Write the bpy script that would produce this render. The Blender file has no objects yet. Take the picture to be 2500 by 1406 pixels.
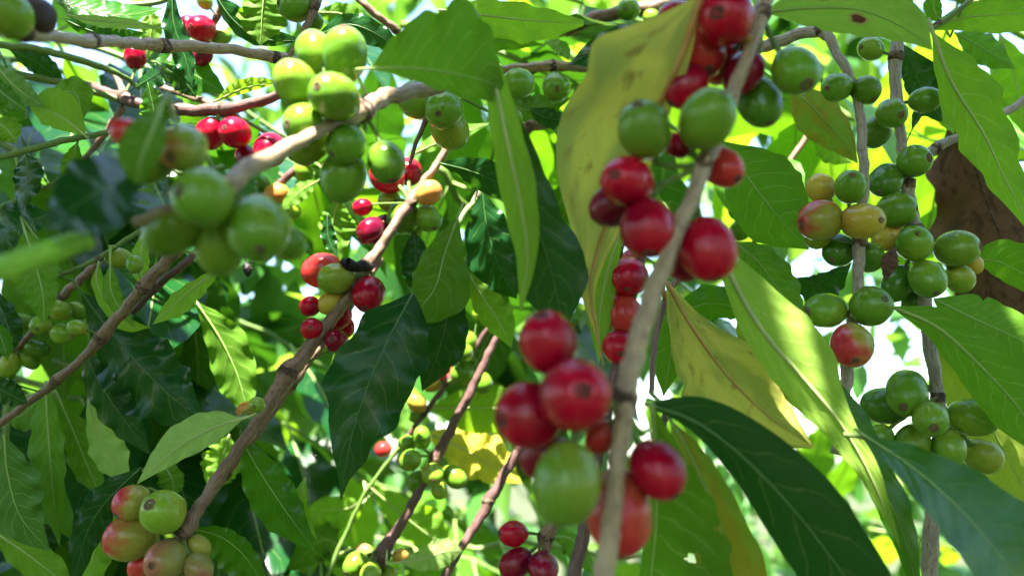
import bpy, math, random
from mathutils import Vector, Matrix, noise

# ------------------------------------------------------------------ camera, sky, sun, exposure
scene = bpy.context.scene
scene.render.engine = 'CYCLES'
scene.cycles.use_denoising = True
scene.cycles.max_bounces = 6
scene.cycles.use_adaptive_sampling = True
scene.cycles.adaptive_threshold = 0.025
scene.cycles.transmission_bounces = 3
scene.cycles.diffuse_bounces = 4
scene.cycles.glossy_bounces = 2
scene.cycles.sample_clamp_indirect = 6.0
scene.view_settings.view_transform = 'Standard'
scene.view_settings.look = 'None'
scene.view_settings.gamma = 1.0
scene.view_settings.exposure = 3.15

FPX = 1925.0                                   # focal length in pixels of the 2500 px wide photograph
CAM_POS = Vector((0.0, 0.0, 1.55))
PITCH = math.radians(12.0)
cam_data = bpy.data.cameras.new("camera")
cam = bpy.data.objects.new("camera", cam_data)
scene.collection.objects.link(cam)
cam.location = CAM_POS
cam.rotation_euler = (math.radians(90) + PITCH, 0, 0)
cam_data.sensor_width = 36.0
cam_data.lens = 36.0 * FPX / 2500.0
cam_data.clip_start = 0.01
cam_data.clip_end = 300.0
cam_data.dof.use_dof = True
cam_data.dof.focus_distance = 0.285
cam_data.dof.aperture_fstop = 9.0
scene.camera = cam

SUN_DIR = Vector((-0.14, -0.46, 0.86)).normalized()   # from the place towards the sun
world = bpy.data.worlds.new("World")
scene.world = world
world.use_nodes = True
wn = world.node_tree
wn.nodes.clear()
sky = wn.nodes.new('ShaderNodeTexSky')
sky.sky_type = 'NISHITA'
sky.sun_disc = False
sky.sun_elevation = math.asin(SUN_DIR.z)
sky.sun_rotation = math.atan2(SUN_DIR.x, SUN_DIR.y)
bg = wn.nodes.new('ShaderNodeBackground')
bg.inputs['Strength'].default_value = 0.10
wo = wn.nodes.new('ShaderNodeOutputWorld')
wn.links.new(sky.outputs[0], bg.inputs['Color'])
wn.links.new(bg.outputs[0], wo.inputs['Surface'])

sun_data = bpy.data.lights.new("sun", 'SUN')
sun_data.energy = 5.0
sun_data.angle = math.radians(0.5)
sun_data.color = (1.0, 0.95, 0.86)
sun = bpy.data.objects.new("sun", sun_data)
sun.rotation_euler = (-SUN_DIR).to_track_quat('-Z', 'Y').to_euler()
scene.collection.objects.link(sun)

COL = scene.collection
RC = Matrix.Rotation(math.radians(90) + PITCH, 3, 'X')
CAM_Z = RC @ Vector((0, 0, -1))


def at(x, y, d):
    """a pixel of the photograph and its distance -> the point of the place"""
    return CAM_POS + RC @ Vector(((x - 1250) / FPX * d, -(y - 703) / FPX * d, -d))


# ------------------------------------------------------------------ materials
MATS = {}


def nt_new(name):
    m = bpy.data.materials.new(name)
    m.use_nodes = True
    nt = m.node_tree
    nt.nodes.clear()
    return m, nt


class N:
    def __init__(self, nt):
        self.nt = nt

    def node(self, kind, **kw):
        n = self.nt.nodes.new(kind)
        for k, v in kw.items():
            setattr(n, k, v)
        return n

    def put(self, sock, v):
        if v is None:
            return
        if hasattr(v, 'is_output'):
            self.nt.links.new(v, sock)
        else:
            sock.default_value = v

    def math(self, op, a, b=None, c=None, clamp=False):
        n = self.node('ShaderNodeMath', operation=op, use_clamp=clamp)
        self.put(n.inputs[0], a)
        self.put(n.inputs[1], b)
        self.put(n.inputs[2], c)
        return n.outputs[0]

    def mix(self, f, a, b):
        n = self.node('ShaderNodeMix', data_type='RGBA')
        self.put(n.inputs[0], f)
        for s, v in ((n.inputs[6], a), (n.inputs[7], b)):
            if isinstance(v, tuple):
                v = (*v[:3], 1.0)
            self.put(s, v)
        return n.outputs[2]

    def ramp(self, v, lo, hi):
        n = self.node('ShaderNodeMapRange', interpolation_type='SMOOTHSTEP')
        self.put(n.inputs[0], v)
        self.put(n.inputs[1], lo)
        self.put(n.inputs[2], hi)
        return n.outputs[0]

    def noise(self, vec, scale, detail=3.0, rough=0.55):
        n = self.node('ShaderNodeTexNoise')
        self.put(n.inputs['Vector'], vec)
        n.inputs['Scale'].default_value = scale
        n.inputs['Detail'].default_value = detail
        n.inputs['Roughness'].default_value = rough
        return n.outputs['Fac']


def offset_vec(b, scale=20.0):
    """object coordinates shifted by a random amount for each object"""
    tc = b.node('ShaderNodeTexCoord')
    oi = b.node('ShaderNodeObjectInfo')
    s = b.math('MULTIPLY', oi.outputs['Random'], scale)
    add = b.node('ShaderNodeVectorMath', operation='ADD')
    b.nt.links.new(tc.outputs['Object'], add.inputs[0])
    b.nt.links.new(s, add.inputs[1])
    return add.outputs[0], oi.outputs['Random'], tc


def leaf_material(name, top, under, trans, vein, spots=0.0, spot_col=(0.10, 0.045, 0.012), spot_scale=7.0,
                  patch=None, gloss=0.3, tfac=0.36, second=None, vspot=0.0):
    m, nt = nt_new(name)
    b = N(nt)
    uv = b.node('ShaderNodeUVMap')
    sep = b.node('ShaderNodeSeparateXYZ')
    nt.links.new(uv.outputs[0], sep.inputs[0])
    u = sep.outputs[0]
    v = b.math('SUBTRACT', b.math('MULTIPLY', sep.outputs[1], 2.0), 1.0)
    av = b.math('ABSOLUTE', v)
    oi = b.node('ShaderNodeObjectInfo')
    rnd = oi.outputs['Random']
    comb = b.node('ShaderNodeCombineXYZ')
    b.put(comb.inputs[0], b.math('MULTIPLY', u, 2.2))
    b.put(comb.inputs[1], v)
    b.put(comb.inputs[2], b.math('MULTIPLY', rnd, 37.0))
    vec = comb.outputs[0]
    # side veins: lines that leave the midrib and bow towards the tip
    bow = b.math('ADD', b.math('MULTIPLY', av, 0.12), b.math('MULTIPLY', b.math('MULTIPLY', av, av), 0.10))
    wob = b.math('MULTIPLY', b.math('SUBTRACT', b.noise(vec, 2.2), 0.5), 0.10)
    ph = b.math('MULTIPLY', b.math('ADD', b.math('SUBTRACT', u, bow), wob), b.math('ADD', 7.0, b.math('MULTIPLY', rnd, 4.0)))
    half = b.math('MULTIPLY', b.math('GREATER_THAN', v, 0.0), 0.35)
    fr = b.math('FRACT', b.math('ADD', ph, half))
    tri = b.math('ABSOLUTE', b.math('SUBTRACT', fr, 0.5))        # 0 at vein
    vm = b.math('SUBTRACT', 1.0, b.ramp(tri, 0.012, 0.055))
    vm = b.math('MULTIPLY', vm, b.math('SUBTRACT', 1.0, b.ramp(av, 0.6, 0.95)))
    fine = b.noise(vec, 26.0, 3.0, 0.6)
    mott = b.noise(vec, 3.2, 4.0, 0.6)
    var = b.math('ADD', 0.72, b.math('ADD', b.math('MULTIPLY', mott, 0.36), b.math('MULTIPLY', rnd, 0.24)))

    gcol = b.node('ShaderNodeCombineColor')
    for i in range(3):
        b.put(gcol.inputs[i], var)
    m_second = b.ramp(b.noise(vec, 1.5, 2.0), 0.40, 0.62) if second is not None else None
    m_spot = b.math('MULTIPLY', b.ramp(b.math('ADD', b.noise(vec, spot_scale, 5.0, 0.62), b.math('MULTIPLY', b.math('SUBTRACT', 0.25, tri), vspot)), 0.70 - spots, 0.86 - spots), 0.8) if spots > 0 else None
    m_dot = b.math('MULTIPLY', b.ramp(b.noise(vec, 31.0, 1.0, 0.5), 0.74, 0.78), 0.5)
    m_patch = None
    if patch is not None:
        pu, pv, ru, rv = patch
        du = b.math('DIVIDE', b.math('SUBTRACT', u, pu), ru)
        dv = b.math('DIVIDE', b.math('SUBTRACT', v, pv), rv)
        r = b.math('SQRT', b.math('ADD', b.math('MULTIPLY', du, du), b.math('MULTIPLY', dv, dv)))
        r = b.math('ADD', r, b.math('MULTIPLY', b.math('SUBTRACT', b.noise(vec, 9.0), 0.5), 1.3))
        m_patch = (b.math('SUBTRACT', 1.0, b.ramp(r, 0.95, 1.25)), b.math('SUBTRACT', 1.0, b.ramp(r, 0.75, 0.85)))

    def tinted(col, amt):
        c = b.mix(b.math('MULTIPLY', vm, amt), col, vein)
        if m_second is not None:
            c = b.mix(m_second, c, second)
        mul = b.node('ShaderNodeMix', data_type='RGBA', blend_type='MULTIPLY')
        mul.inputs[0].default_value = 1.0
        nt.links.new(c, mul.inputs[6])
        nt.links.new(gcol.outputs[0], mul.inputs[7])
        c = mul.outputs[2]
        if m_spot is not None:
            c = b.mix(m_spot, c, spot_col)
        c = b.mix(m_dot, c, (0.03, 0.022, 0.01))
        if m_patch is not None:
            c = b.mix(m_patch[0], c, (0.30, 0.24, 0.07))
            c = b.mix(m_patch[1], c, (0.10, 0.035, 0.018))
        return c
    geo = b.node('ShaderNodeNewGeometry')
    side = geo.outputs['Backfacing']
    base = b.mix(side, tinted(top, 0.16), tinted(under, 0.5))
    # relief
    quilt = b.math('MULTIPLY', b.ramp(tri, 0.0, 0.5), b.math('SUBTRACT', 1.0, b.math('MULTIPLY', av, 0.6)))
    h = b.math('ADD', b.math('MULTIPLY', quilt, 0.30 if name == 'leaf_dark' else 0.62), b.math('ADD', b.math('MULTIPLY', fine, 0.12), b.math('MULTIPLY', mott, 0.9)))
    bump = b.node('ShaderNodeBump')
    bump.inputs['Strength'].default_value = 0.4
    bump.inputs['Distance'].default_value = 0.0005
    nt.links.new(h, bump.inputs['Height'])
    pr = b.node('ShaderNodeBsdfPrincipled')
    nt.links.new(base, pr.inputs['Base Color'])
    rough = b.math('ADD', b.math('MULTIPLY', side, 0.30), b.math('ADD', gloss - 0.08, b.math('MULTIPLY', fine, 0.14)))
    nt.links.new(rough, pr.inputs['Roughness'])
    b.put(pr.inputs['Specular IOR Level'], b.math('SUBTRACT', 0.20, b.math('MULTIPLY', side, 0.10)))
    nt.links.new(bump.outputs[0], pr.inputs['Normal'])
    tl = b.node('ShaderNodeBsdfTranslucent')
    nt.links.new(tinted(trans, 0.15), tl.inputs['Color'])
    mx = b.node('ShaderNodeMixShader')
    mx.inputs[0].default_value = tfac
    nt.links.new(pr.outputs[0], mx.inputs[1])
    nt.links.new(tl.outputs[0], mx.inputs[2])
    out = b.node('ShaderNodeOutputMaterial')
    nt.links.new(mx.outputs[0], out.inputs['Surface'])
    MATS[name] = m
    return m


VEIN = (0.30, 0.36, 0.10)
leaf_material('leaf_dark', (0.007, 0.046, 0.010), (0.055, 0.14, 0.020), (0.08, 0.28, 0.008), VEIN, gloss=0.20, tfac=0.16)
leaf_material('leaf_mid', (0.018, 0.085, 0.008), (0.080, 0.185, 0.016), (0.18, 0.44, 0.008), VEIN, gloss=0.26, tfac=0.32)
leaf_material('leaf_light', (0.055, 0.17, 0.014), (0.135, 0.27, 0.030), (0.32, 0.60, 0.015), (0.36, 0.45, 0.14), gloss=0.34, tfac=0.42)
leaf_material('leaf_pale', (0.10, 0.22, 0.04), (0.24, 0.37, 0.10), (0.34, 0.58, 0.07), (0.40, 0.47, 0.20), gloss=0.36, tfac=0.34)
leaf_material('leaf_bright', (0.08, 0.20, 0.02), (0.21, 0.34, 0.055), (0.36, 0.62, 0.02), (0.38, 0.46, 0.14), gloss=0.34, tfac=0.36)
leaf_material('leaf_olive', (0.10, 0.16, 0.012), (0.19, 0.24, 0.040), (0.38, 0.50, 0.020), (0.34, 0.34, 0.10), spots=0.03, spot_col=(0.10, 0.09, 0.02), gloss=0.36, tfac=0.38)
leaf_material('leaf_patch', (0.07, 0.17, 0.02), (0.17, 0.27, 0.06), (0.30, 0.52, 0.03), VEIN, patch=(0.50, 0.34, 0.05, 0.20), gloss=0.36, tfac=0.40)
leaf_material('leaf_yellow', (0.38, 0.34, 0.06), (0.45, 0.41, 0.10), (0.60, 0.55, 0.06), (0.46, 0.34, 0.10), spots=0.10, spot_col=(0.24, 0.17, 0.035), spot_scale=2.6, gloss=0.40, tfac=0.44, second=(0.29, 0.32, 0.06), vspot=0.30)
leaf_material('leaf_gold', (0.46, 0.40, 0.02), (0.46, 0.42, 0.05), (0.75, 0.65, 0.03), (0.5, 0.42, 0.10), spots=0.10, spot_col=(0.12, 0.05, 0.01), spot_scale=4.0, gloss=0.40, tfac=0.42)
leaf_material('leaf_turning', (0.08, 0.16, 0.015), (0.15, 0.24, 0.035), (0.34, 0.48, 0.02), (0.35, 0.30, 0.08), spots=0.05, spot_col=(0.12, 0.07, 0.01), gloss=0.36, tfac=0.40, second=(0.28, 0.27, 0.02))
leaf_material('leaf_dead', (0.10, 0.056, 0.037), (0.11, 0.062, 0.041), (0.14, 0.05, 0.02), (0.07, 0.035, 0.02), spots=0.20, spot_col=(0.04, 0.021, 0.014), spot_scale=5.0, gloss=0.6, tfac=0.12)


def mass_material(name, top, trans, tfac, rough=0.35):
    m, nt = nt_new(name)
    b = N(nt)
    tc = b.node('ShaderNodeTexCoord')
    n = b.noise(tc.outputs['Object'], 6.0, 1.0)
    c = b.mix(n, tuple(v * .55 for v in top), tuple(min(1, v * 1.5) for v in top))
    pr = b.node('ShaderNodeBsdfPrincipled')
    nt.links.new(c, pr.inputs['Base Color'])
    pr.inputs['Roughness'].default_value = rough
    pr.inputs['Specular IOR Level'].default_value = 0.3
    tl = b.node('ShaderNodeBsdfTranslucent')
    tl.inputs['Color'].default_value = (*trans, 1)
    mx = b.node('ShaderNodeMixShader')
    mx.inputs[0].default_value = tfac
    nt.links.new(pr.outputs[0], mx.inputs[1])
    nt.links.new(tl.outputs[0], mx.inputs[2])
    out = b.node('ShaderNodeOutputMaterial')
    nt.links.new(mx.outputs[0], out.inputs['Surface'])
    MATS[name] = m


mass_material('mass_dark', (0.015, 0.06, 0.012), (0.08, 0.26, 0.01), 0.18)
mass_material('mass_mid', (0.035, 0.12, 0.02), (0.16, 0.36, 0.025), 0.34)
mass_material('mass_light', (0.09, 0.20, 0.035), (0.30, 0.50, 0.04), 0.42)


def simple_material(name, a, bcol, scale, rough=0.7, stretch=1.0, bump=0.5, dist=0.0006, spec=0.3, third=None):
    m, nt = nt_new(name)
    b = N(nt)
    vec, rnd, tc = offset_vec(b)
    n1 = b.noise(vec, scale, 4.0, 0.6)
    n2 = b.noise(vec, scale * 4.3, 3.0, 0.6)
    c = b.mix(b.ramp(n1, 0.35, 0.68), a, bcol)
    if third is not None:
        c = b.mix(b.ramp(n2, 0.56, 0.68), c, third)
    bp = b.node('ShaderNodeBump')
    bp.inputs['Strength'].default_value = bump
    bp.inputs['Distance'].default_value = dist
    nt.links.new(b.math('ADD', n1, b.math('MULTIPLY', n2, 0.6)), bp.inputs['Height'])
    pr = b.node('ShaderNodeBsdfPrincipled')
    nt.links.new(c, pr.inputs['Base Color'])
    pr.inputs['Roughness'].default_value = rough
    pr.inputs['Specular IOR Level'].default_value = spec
    nt.links.new(bp.outputs[0], pr.inputs['Normal'])
    out = b.node('ShaderNodeOutputMaterial')
    nt.links.new(pr.outputs[0], out.inputs['Surface'])
    MATS[name] = m
    return m


def bark_material(name, a, bcol, third, rough=0.6, lichen=0.28):
    """bark with streaks along the shoot: UV.x runs along, UV.y around"""
    m, nt = nt_new(name)
    b = N(nt)
    uv = b.node('ShaderNodeUVMap')
    mp = b.node('ShaderNodeMapping')
    nt.links.new(uv.outputs[0], mp.inputs[0])
    mp.inputs['Scale'].default_value = (90.0, 4.0, 1.0)
    n1 = b.noise(mp.outputs[0], 1.6, 5.0, 0.65)
    mp2 = b.node('ShaderNodeMapping')
    nt.links.new(uv.outputs[0], mp2.inputs[0])
    mp2.inputs['Scale'].default_value = (300.0, 7.0, 1.0)
    n2 = b.noise(mp2.outputs[0], 1.5, 4.0, 0.6)
    c = b.mix(b.ramp(n1, 0.40, 0.60), a, bcol)
    c = b.mix(b.math('MULTIPLY', b.ramp(n2, 0.53, 0.66), 0.85), c, third)
    mp3 = b.node('ShaderNodeMapping')
    nt.links.new(uv.outputs[0], mp3.inputs[0])
    mp3.inputs['Scale'].default_value = (420.0, 14.0, 1.0)
    mp3.inputs['Location'].default_value = (3.1, 7.7, 0.0)
    lich = b.math('MULTIPLY', b.ramp(b.noise(mp3.outputs[0], 0.9, 4.0, 0.7), 0.60, 0.68), lichen)
    c = b.mix(lich, c, (0.42, 0.40, 0.34))
    bp = b.node('ShaderNodeBump')
    bp.inputs['Strength'].default_value = 0.6
    bp.inputs['Distance'].default_value = 0.0005
    nt.links.new(b.math('ADD', n1, b.math('MULTIPLY', n2, 0.7)), bp.inputs['Height'])
    pr = b.node('ShaderNodeBsdfPrincipled')
    nt.links.new(c, pr.inputs['Base Color'])
    pr.inputs['Roughness'].default_value = rough
    pr.inputs['Specular IOR Level'].default_value = 0.4
    nt.links.new(bp.outputs[0], pr.inputs['Normal'])
    out = b.node('ShaderNodeOutputMaterial')
    nt.links.new(pr.outputs[0], out.inputs['Surface'])
    MATS[name] = m


bark_material('bark_tan', (0.40, 0.295, 0.175), (0.29, 0.205, 0.13), (0.11, 0.065, 0.045), 0.5)
bark_material('bark_grey', (0.36, 0.31, 0.25), (0.26, 0.21, 0.17), (0.10, 0.075, 0.06), 0.6)
bark_material('bark_brown', (0.225, 0.140, 0.085), (0.15, 0.088, 0.058), (0.06, 0.03, 0.024), 0.5)
bark_material('bark_purple', (0.115, 0.055, 0.048), (0.075, 0.036, 0.034), (0.16, 0.10, 0.08), 0.5)
bark_material('bark_green', (0.10, 0.19, 0.030), (0.13, 0.21, 0.045), (0.10, 0.12, 0.03), 0.45, 0.1)
bark_material('bark_lime', (0.20, 0.46, 0.03), (0.25, 0.50, 0.04), (0.16, 0.28, 0.05), 0.45, 0.0)
simple_material('scar', (0.045, 0.028, 0.020), (0.17, 0.11, 0.072), 420.0, 0.85, bump=1.0, dist=0.001)
simple_material('black_scale', (0.006, 0.005, 0.005), (0.022, 0.017, 0.014), 500.0, 0.7, bump=1.0, dist=0.001)
simple_material('vein_green', (0.22, 0.34, 0.085), (0.26, 0.37, 0.10), 60.0, 0.5)
simple_material('vein_pale', (0.30, 0.38, 0.13), (0.36, 0.42, 0.16), 60.0, 0.5)
simple_material('vein_dark', (0.06, 0.15, 0.035), (0.08, 0.17, 0.04), 60.0, 0.4)
simple_material('vein_orange', (0.40, 0.19, 0.055), (0.46, 0.27, 0.09), 120.0, 0.5)
simple_material('stalk_green', (0.10, 0.19, 0.035), (0.15, 0.23, 0.05), 200.0, 0.5)
simple_material('navel_brown', (0.21, 0.125, 0.075), (0.13, 0.07, 0.045), 900.0, 0.8, bump=0.8, dist=0.0004)
simple_material('navel_red', (0.20, 0.06, 0.045), (0.11, 0.04, 0.03), 900.0, 0.8, bump=0.8, dist=0.0004)
simple_material('dead_black', (0.012, 0.010, 0.010), (0.03, 0.026, 0.024), 400.0, 0.5)
simple_material('soil', (0.035, 0.05, 0.016), (0.06, 0.055, 0.026), 6.0, 0.95, dist=0.02, third=(0.03, 0.08, 0.015))


def cherry_material(name, a, c2=None, lo=0.35, hi=0.7, freckle=(0.5, 0.32, 0.14), fre=0.25, rough=0.16):
    """a coffee fruit's skin: colour a, blushing into c2 on one flank"""
    m, nt = nt_new(name)
    b = N(nt)
    vec, rnd, tc = offset_vec(b, 31.0)
    sep = b.node('ShaderNodeSeparateXYZ')
    nt.links.new(tc.outputs['Object'], sep.inputs[0])
    big = b.noise(vec, 1.6, 2.0, 0.5)
    fine = b.noise(vec, 9.0, 4.0, 0.65)
    tiny = b.noise(vec, 34.0, 1.0, 0.5)
    col = a
    if c2 is not None:
        f = b.math('ADD', b.math('SUBTRACT', b.math('MULTIPLY', sep.outputs[0], 0.6), b.math('MULTIPLY', sep.outputs[2], 0.4)), b.math('ADD', big, b.math('MULTIPLY', b.math('SUBTRACT', fine, 0.5), 0.25)))
        col = b.mix(b.ramp(f, lo, hi), a, c2)
    dark = b.node('ShaderNodeMix', data_type='RGBA', blend_type='MULTIPLY')
    dark.inputs[0].default_value = 1.0
    if isinstance(col, tuple):
        dark.inputs[6].default_value = (*col, 1)
    else:
        nt.links.new(col, dark.inputs[6])
    val = b.math('ADD', 0.70, b.math('ADD', b.math('MULTIPLY', rnd, 0.30), b.math('MULTIPLY', fine, 0.30)))
    cc = b.node('ShaderNodeCombineColor')
    for i in range(3):
        b.put(cc.inputs[i], val)
    nt.links.new(cc.outputs[0], dark.inputs[7])
    col = b.mix(b.math('MULTIPLY', b.ramp(tiny, 0.66, 0.78), fre), dark.outputs[2], freckle)
    blem = b.math('MULTIPLY', b.ramp(b.noise(vec, 3.1, 5.0, 0.7), 0.67, 0.72), 0.45)
    col = b.mix(blem, col, (0.13, 0.07, 0.03))
    pr = b.node('ShaderNodeBsdfPrincipled')
    nt.links.new(col, pr.inputs['Base Color'])
    bloom = b.ramp(b.noise(vec, 2.3, 4.0, 0.65), 0.42, 0.66)
    b.put(pr.inputs['Roughness'], b.math('ADD', rough - 0.08, b.math('ADD', b.math('MULTIPLY', fine, 0.16), b.math('MULTIPLY', bloom, 0.12))))
    pr.inputs['Specular IOR Level'].default_value = 0.30
    pr.inputs['Subsurface Weight'].default_value = 0.06
    pr.inputs['Subsurface Radius'].default_value = (1.0, 0.6, 0.25)
    pr.inputs['Subsurface Scale'].default_value = 0.0025
    bp = b.node('ShaderNodeBump')
    bp.inputs['Strength'].default_value = 0.35
    bp.inputs['Distance'].default_value = 0.0006
    nt.links.new(b.math('ADD', b.math('MULTIPLY', big, 1.4), b.math('MULTIPLY', fine, 0.35)), bp.inputs['Height'])
    nt.links.new(bp.outputs[0], pr.inputs['Normal'])
    out = b.node('ShaderNodeOutputMaterial')
    nt.links.new(pr.outputs[0], out.inputs['Surface'])
    MATS['cherry_' + name] = m


cherry_material('g', (0.105, 0.240, 0.016), (0.175, 0.280, 0.020), 0.3, 1.0, (0.22, 0.30, 0.08), 0.2)
cherry_material('d', (0.058, 0.165, 0.012), (0.095, 0.205, 0.016), 0.3, 1.0, (0.16, 0.24, 0.06), 0.2)
cherry_material('l', (0.165, 0.29, 0.022), (0.24, 0.30, 0.028), 0.3, 0.9, (0.28, 0.30, 0.08), 0.2)
cherry_material('y', (0.42, 0.33, 0.04), (0.40, 0.24, 0.035), 0.4, 1.0, (0.5, 0.35, 0.12), 0.2)
cherry_material('o', (0.52, 0.19, 0.045), (0.40, 0.30, 0.05), 0.3, 1.0, (0.55, 0.35, 0.14), 0.3)
cherry_material('r', (0.40, 0.002, 0.020), (0.20, 0.001, 0.014), 0.3, 0.9, (0.55, 0.12, 0.09), 0.16)
cherry_material('k', (0.19, 0.002, 0.018), (0.085, 0.002, 0.018), 0.3, 0.9, (0.40, 0.12, 0.10), 0.22)
cherry_material('c', (0.46, 0.025, 0.025), (0.40, 0.09, 0.035), 0.35, 1.0, (0.6, 0.25, 0.14), 0.3)
cherry_material('h', (0.130, 0.250, 0.020), (0.20, 0.280, 0.024), 0.3, 0.9, (0.28, 0.30, 0.08), 0.2)
cherry_material('q', (0.34, 0.15, 0.025), (0.20, 0.27, 0.028), 0.15, 0.55, (0.5, 0.35, 0.14), 0.2)
cherry_material('m', (0.40, 0.022, 0.040), (0.25, 0.24, 0.035), 0.18, 0.62, (0.55, 0.35, 0.14), 0.3)
cherry_material('b', (0.035, 0.020, 0.014), (0.06, 0.03, 0.02), 0.3, 0.9, (0.1, 0.06, 0.04), 0.2, 0.6)
cherry_material('p', (0.30, 0.10, 0.06), (0.20, 0.19, 0.045), 0.15, 0.70, (0.5, 0.35, 0.14), 0.3)


# ------------------------------------------------------------------ mesh helpers
def link(name, me, mat, parent=None, smooth=True):
    o = bpy.data.objects.new(name, me)
    if mat is not None and not me.materials:
        me.materials.append(MATS[mat])
    COL.objects.link(o)
    o.parent = parent
    return o


def mesh_from(verts, faces, uvs=None, smooth=True):
    me = bpy.data.meshes.new("mesh")
    me.from_pydata(verts, [], faces)
    if smooth:
        me.polygons.foreach_set('use_smooth', [True] * len(me.polygons))
    if uvs is not None:
        lay = me.uv_layers.new(name="UVMap")
        flat = []
        for l in me.loops:
            flat.extend(uvs[l.vertex_index])
        lay.data.foreach_set('uv', flat)
    me.update()
    return me


def cr(pts, t):
    """Catmull-Rom through tuples, t in 0..1"""
    n = len(pts) - 1
    s = min(max(t, 0.0), 1.0) * n
    i = min(int(s), n - 1)
    f = s - i
    p1, p2 = pts[i], pts[i + 1]
    p0 = pts[i - 1] if i > 0 else tuple(2 * a - c for a, c in zip(p1, p2))
    p3 = pts[i + 2] if i + 2 <= n else tuple(2 * c - a for a, c in zip(p1, p2))
    out = []
    for a, b_, c, d in zip(p0, p1, p2, p3):
        out.append(0.5 * (2 * b_ + (c - a) * f + (2 * a - 5 * b_ + 4 * c - d) * f * f + (3 * b_ - a - 3 * c + d) * f ** 3))
    return tuple(out)


def tube(path, radii, sides=10, uvlen=None):
    """verts, faces, uvs of a capped tube along a list of Vectors"""
    verts, faces, uvs = [], [], []
    n = len(path)
    up = Vector((0.31, 0.2, 0.93))
    acc = 0.0
    prev = None
    for i, p in enumerate(path):
        tan = (path[min(i + 1, n - 1)] - path[max(i - 1, 0)])
        if tan.length < 1e-9:
            tan = Vector((0, 0, 1))
        tan.normalize()
        if prev is None:
            a = tan.cross(up)
            if a.length < 1e-3:
                a = tan.cross(Vector((1, 0, 0)))
            a.normalize()
        else:
            a = prev - tan * prev.dot(tan)
            a.normalize()
        prev = a
        b_ = tan.cross(a)
        if i:
            acc += (p - path[i - 1]).length
        for k in range(sides):
            an = 2 * math.pi * k / sides
            r = radii[i] if not callable(radii) else radii(i, k)
            verts.append(p + (a * math.cos(an) + b_ * math.sin(an)) * r)
            uvs.append((acc, 1 - abs(2 * k / sides - 1)))
    for i in range(n - 1):
        for k in range(sides):
            k2 = (k + 1) % sides
            faces.append((i * sides + k, i * sides + k2, (i + 1) * sides + k2, (i + 1) * sides + k))
    faces.append(tuple(range(sides))[::-1])
    faces.append(tuple((n - 1) * sides + k for k in range(sides)))
    return verts, faces, uvs


def tube_mesh(path, radii, sides=10):
    v, f, u = tube(path, radii, sides)
    return mesh_from(v, f, u)


# fruit: axis +Z runs from the stalk end to the scar (navel) end, equator radius 0.5
def cherry_mesh(seed, length):
    rnd = random.Random(seed)
    seg, rings = 22, 15
    verts, faces = [], []
    lob = rnd.uniform(0.008, 0.022)
    ph = rnd.uniform(0, 6.28)
    for j in range(rings + 1):
        th = math.pi * j / rings
        z = -math.cos(th)
        r = math.sin(th) ** 0.94 * 0.5
        zz = z * 0.5 * length
        if z < 0:
            r *= 1 - 0.08 * z * z
        if j == rings:
            zz -= 0.035
        elif j == rings - 1:
            zz -= 0.004
        for k in range(seg):
            an = 2 * math.pi * k / seg
            rr = r * (1 + lob * math.cos(2 * an + ph) + lob * 0.5 * math.cos(3 * an + ph * 2))
            nn = 1 + 0.055 * noise.noise(Vector((math.cos(an) * r * 3.4 + seed, math.sin(an) * r * 3.4, zz * 3.4)))
            verts.append((rr * nn * math.cos(an), rr * nn * math.sin(an), zz))
    for j in range(rings):
        for k in range(seg):
            k2 = (k + 1) % seg
            faces.append((j * seg + k, j * seg + k2, (j + 1) * seg + k2, (j + 1) * seg + k))
    return mesh_from(verts, faces)


def navel_mesh(length, seed):
    """the flower scar: a raised corky ring round a dark pit, with a stub in the middle"""
    rnd = random.Random(seed)
    prof = [(0.150, -0.062), (0.142, -0.030), (0.118, -0.012), (0.085, 0.000), (0.066, -0.002), (0.052, -0.030), (0.030, -0.034), (0.022, -0.010), (0.0, -0.006)]
    seg = 14
    verts, faces = [], []
    for r, z in prof:
        for k in range(seg):
            an = 2 * math.pi * k / seg
            q = 1 + rnd.uniform(-0.05, 0.05)
            verts.append((r * q * math.cos(an), r * q * math.sin(an), 0.5 * length + z + rnd.uniform(-0.003, 0.003)))
    for j in range(len(prof) - 1):
        for k in range(seg):
            k2 = (k + 1) % seg
            faces.append((j * seg + k, j * seg + k2, (j + 1) * seg + k2, (j + 1) * seg + k))
    return mesh_from(verts, faces)


CH_LEN = [1.08, 1.17, 1.25, 1.33]
CH_MESH, NV_MESH = {}, {}


def cherry_data(kind, li):
    if (kind, li) not in CH_MESH:
        me = cherry_mesh(li * 7 + 1, CH_LEN[li])
        me.materials.append(MATS['cherry_' + kind])
        CH_MESH[(kind, li)] = me
    nk = 'navel_red' if kind in 'rkc' else 'navel_brown'
    if (nk, li) not in NV_MESH:
        me = navel_mesh(CH_LEN[li], li + 3)
        me.materials.append(MATS[nk])
        NV_MESH[(nk, li)] = me
    return CH_MESH[(kind, li)], NV_MESH[(nk, li)]


PROFILE = [(0, .015), (.06, .14), (.15, .44), (.28, .80), (.42, .98), (.5, 1.0), (.62, .93), (.75, .70), (.86, .38), (.93, .16), (1.0, 0.0)]


def prof(t):
    for (a, va), (b_, vb) in zip(PROFILE, PROFILE[1:]):
        if t <= b_:
            f = (t - a) / (b_ - a)
            return va + (vb - va) * f
    return 0.0


def width_at(w, t):
    if isinstance(w, (list, tuple)):
        return max(0.0, cr([(v,) for v in w], t)[0])
    return w * prof(t)


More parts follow.
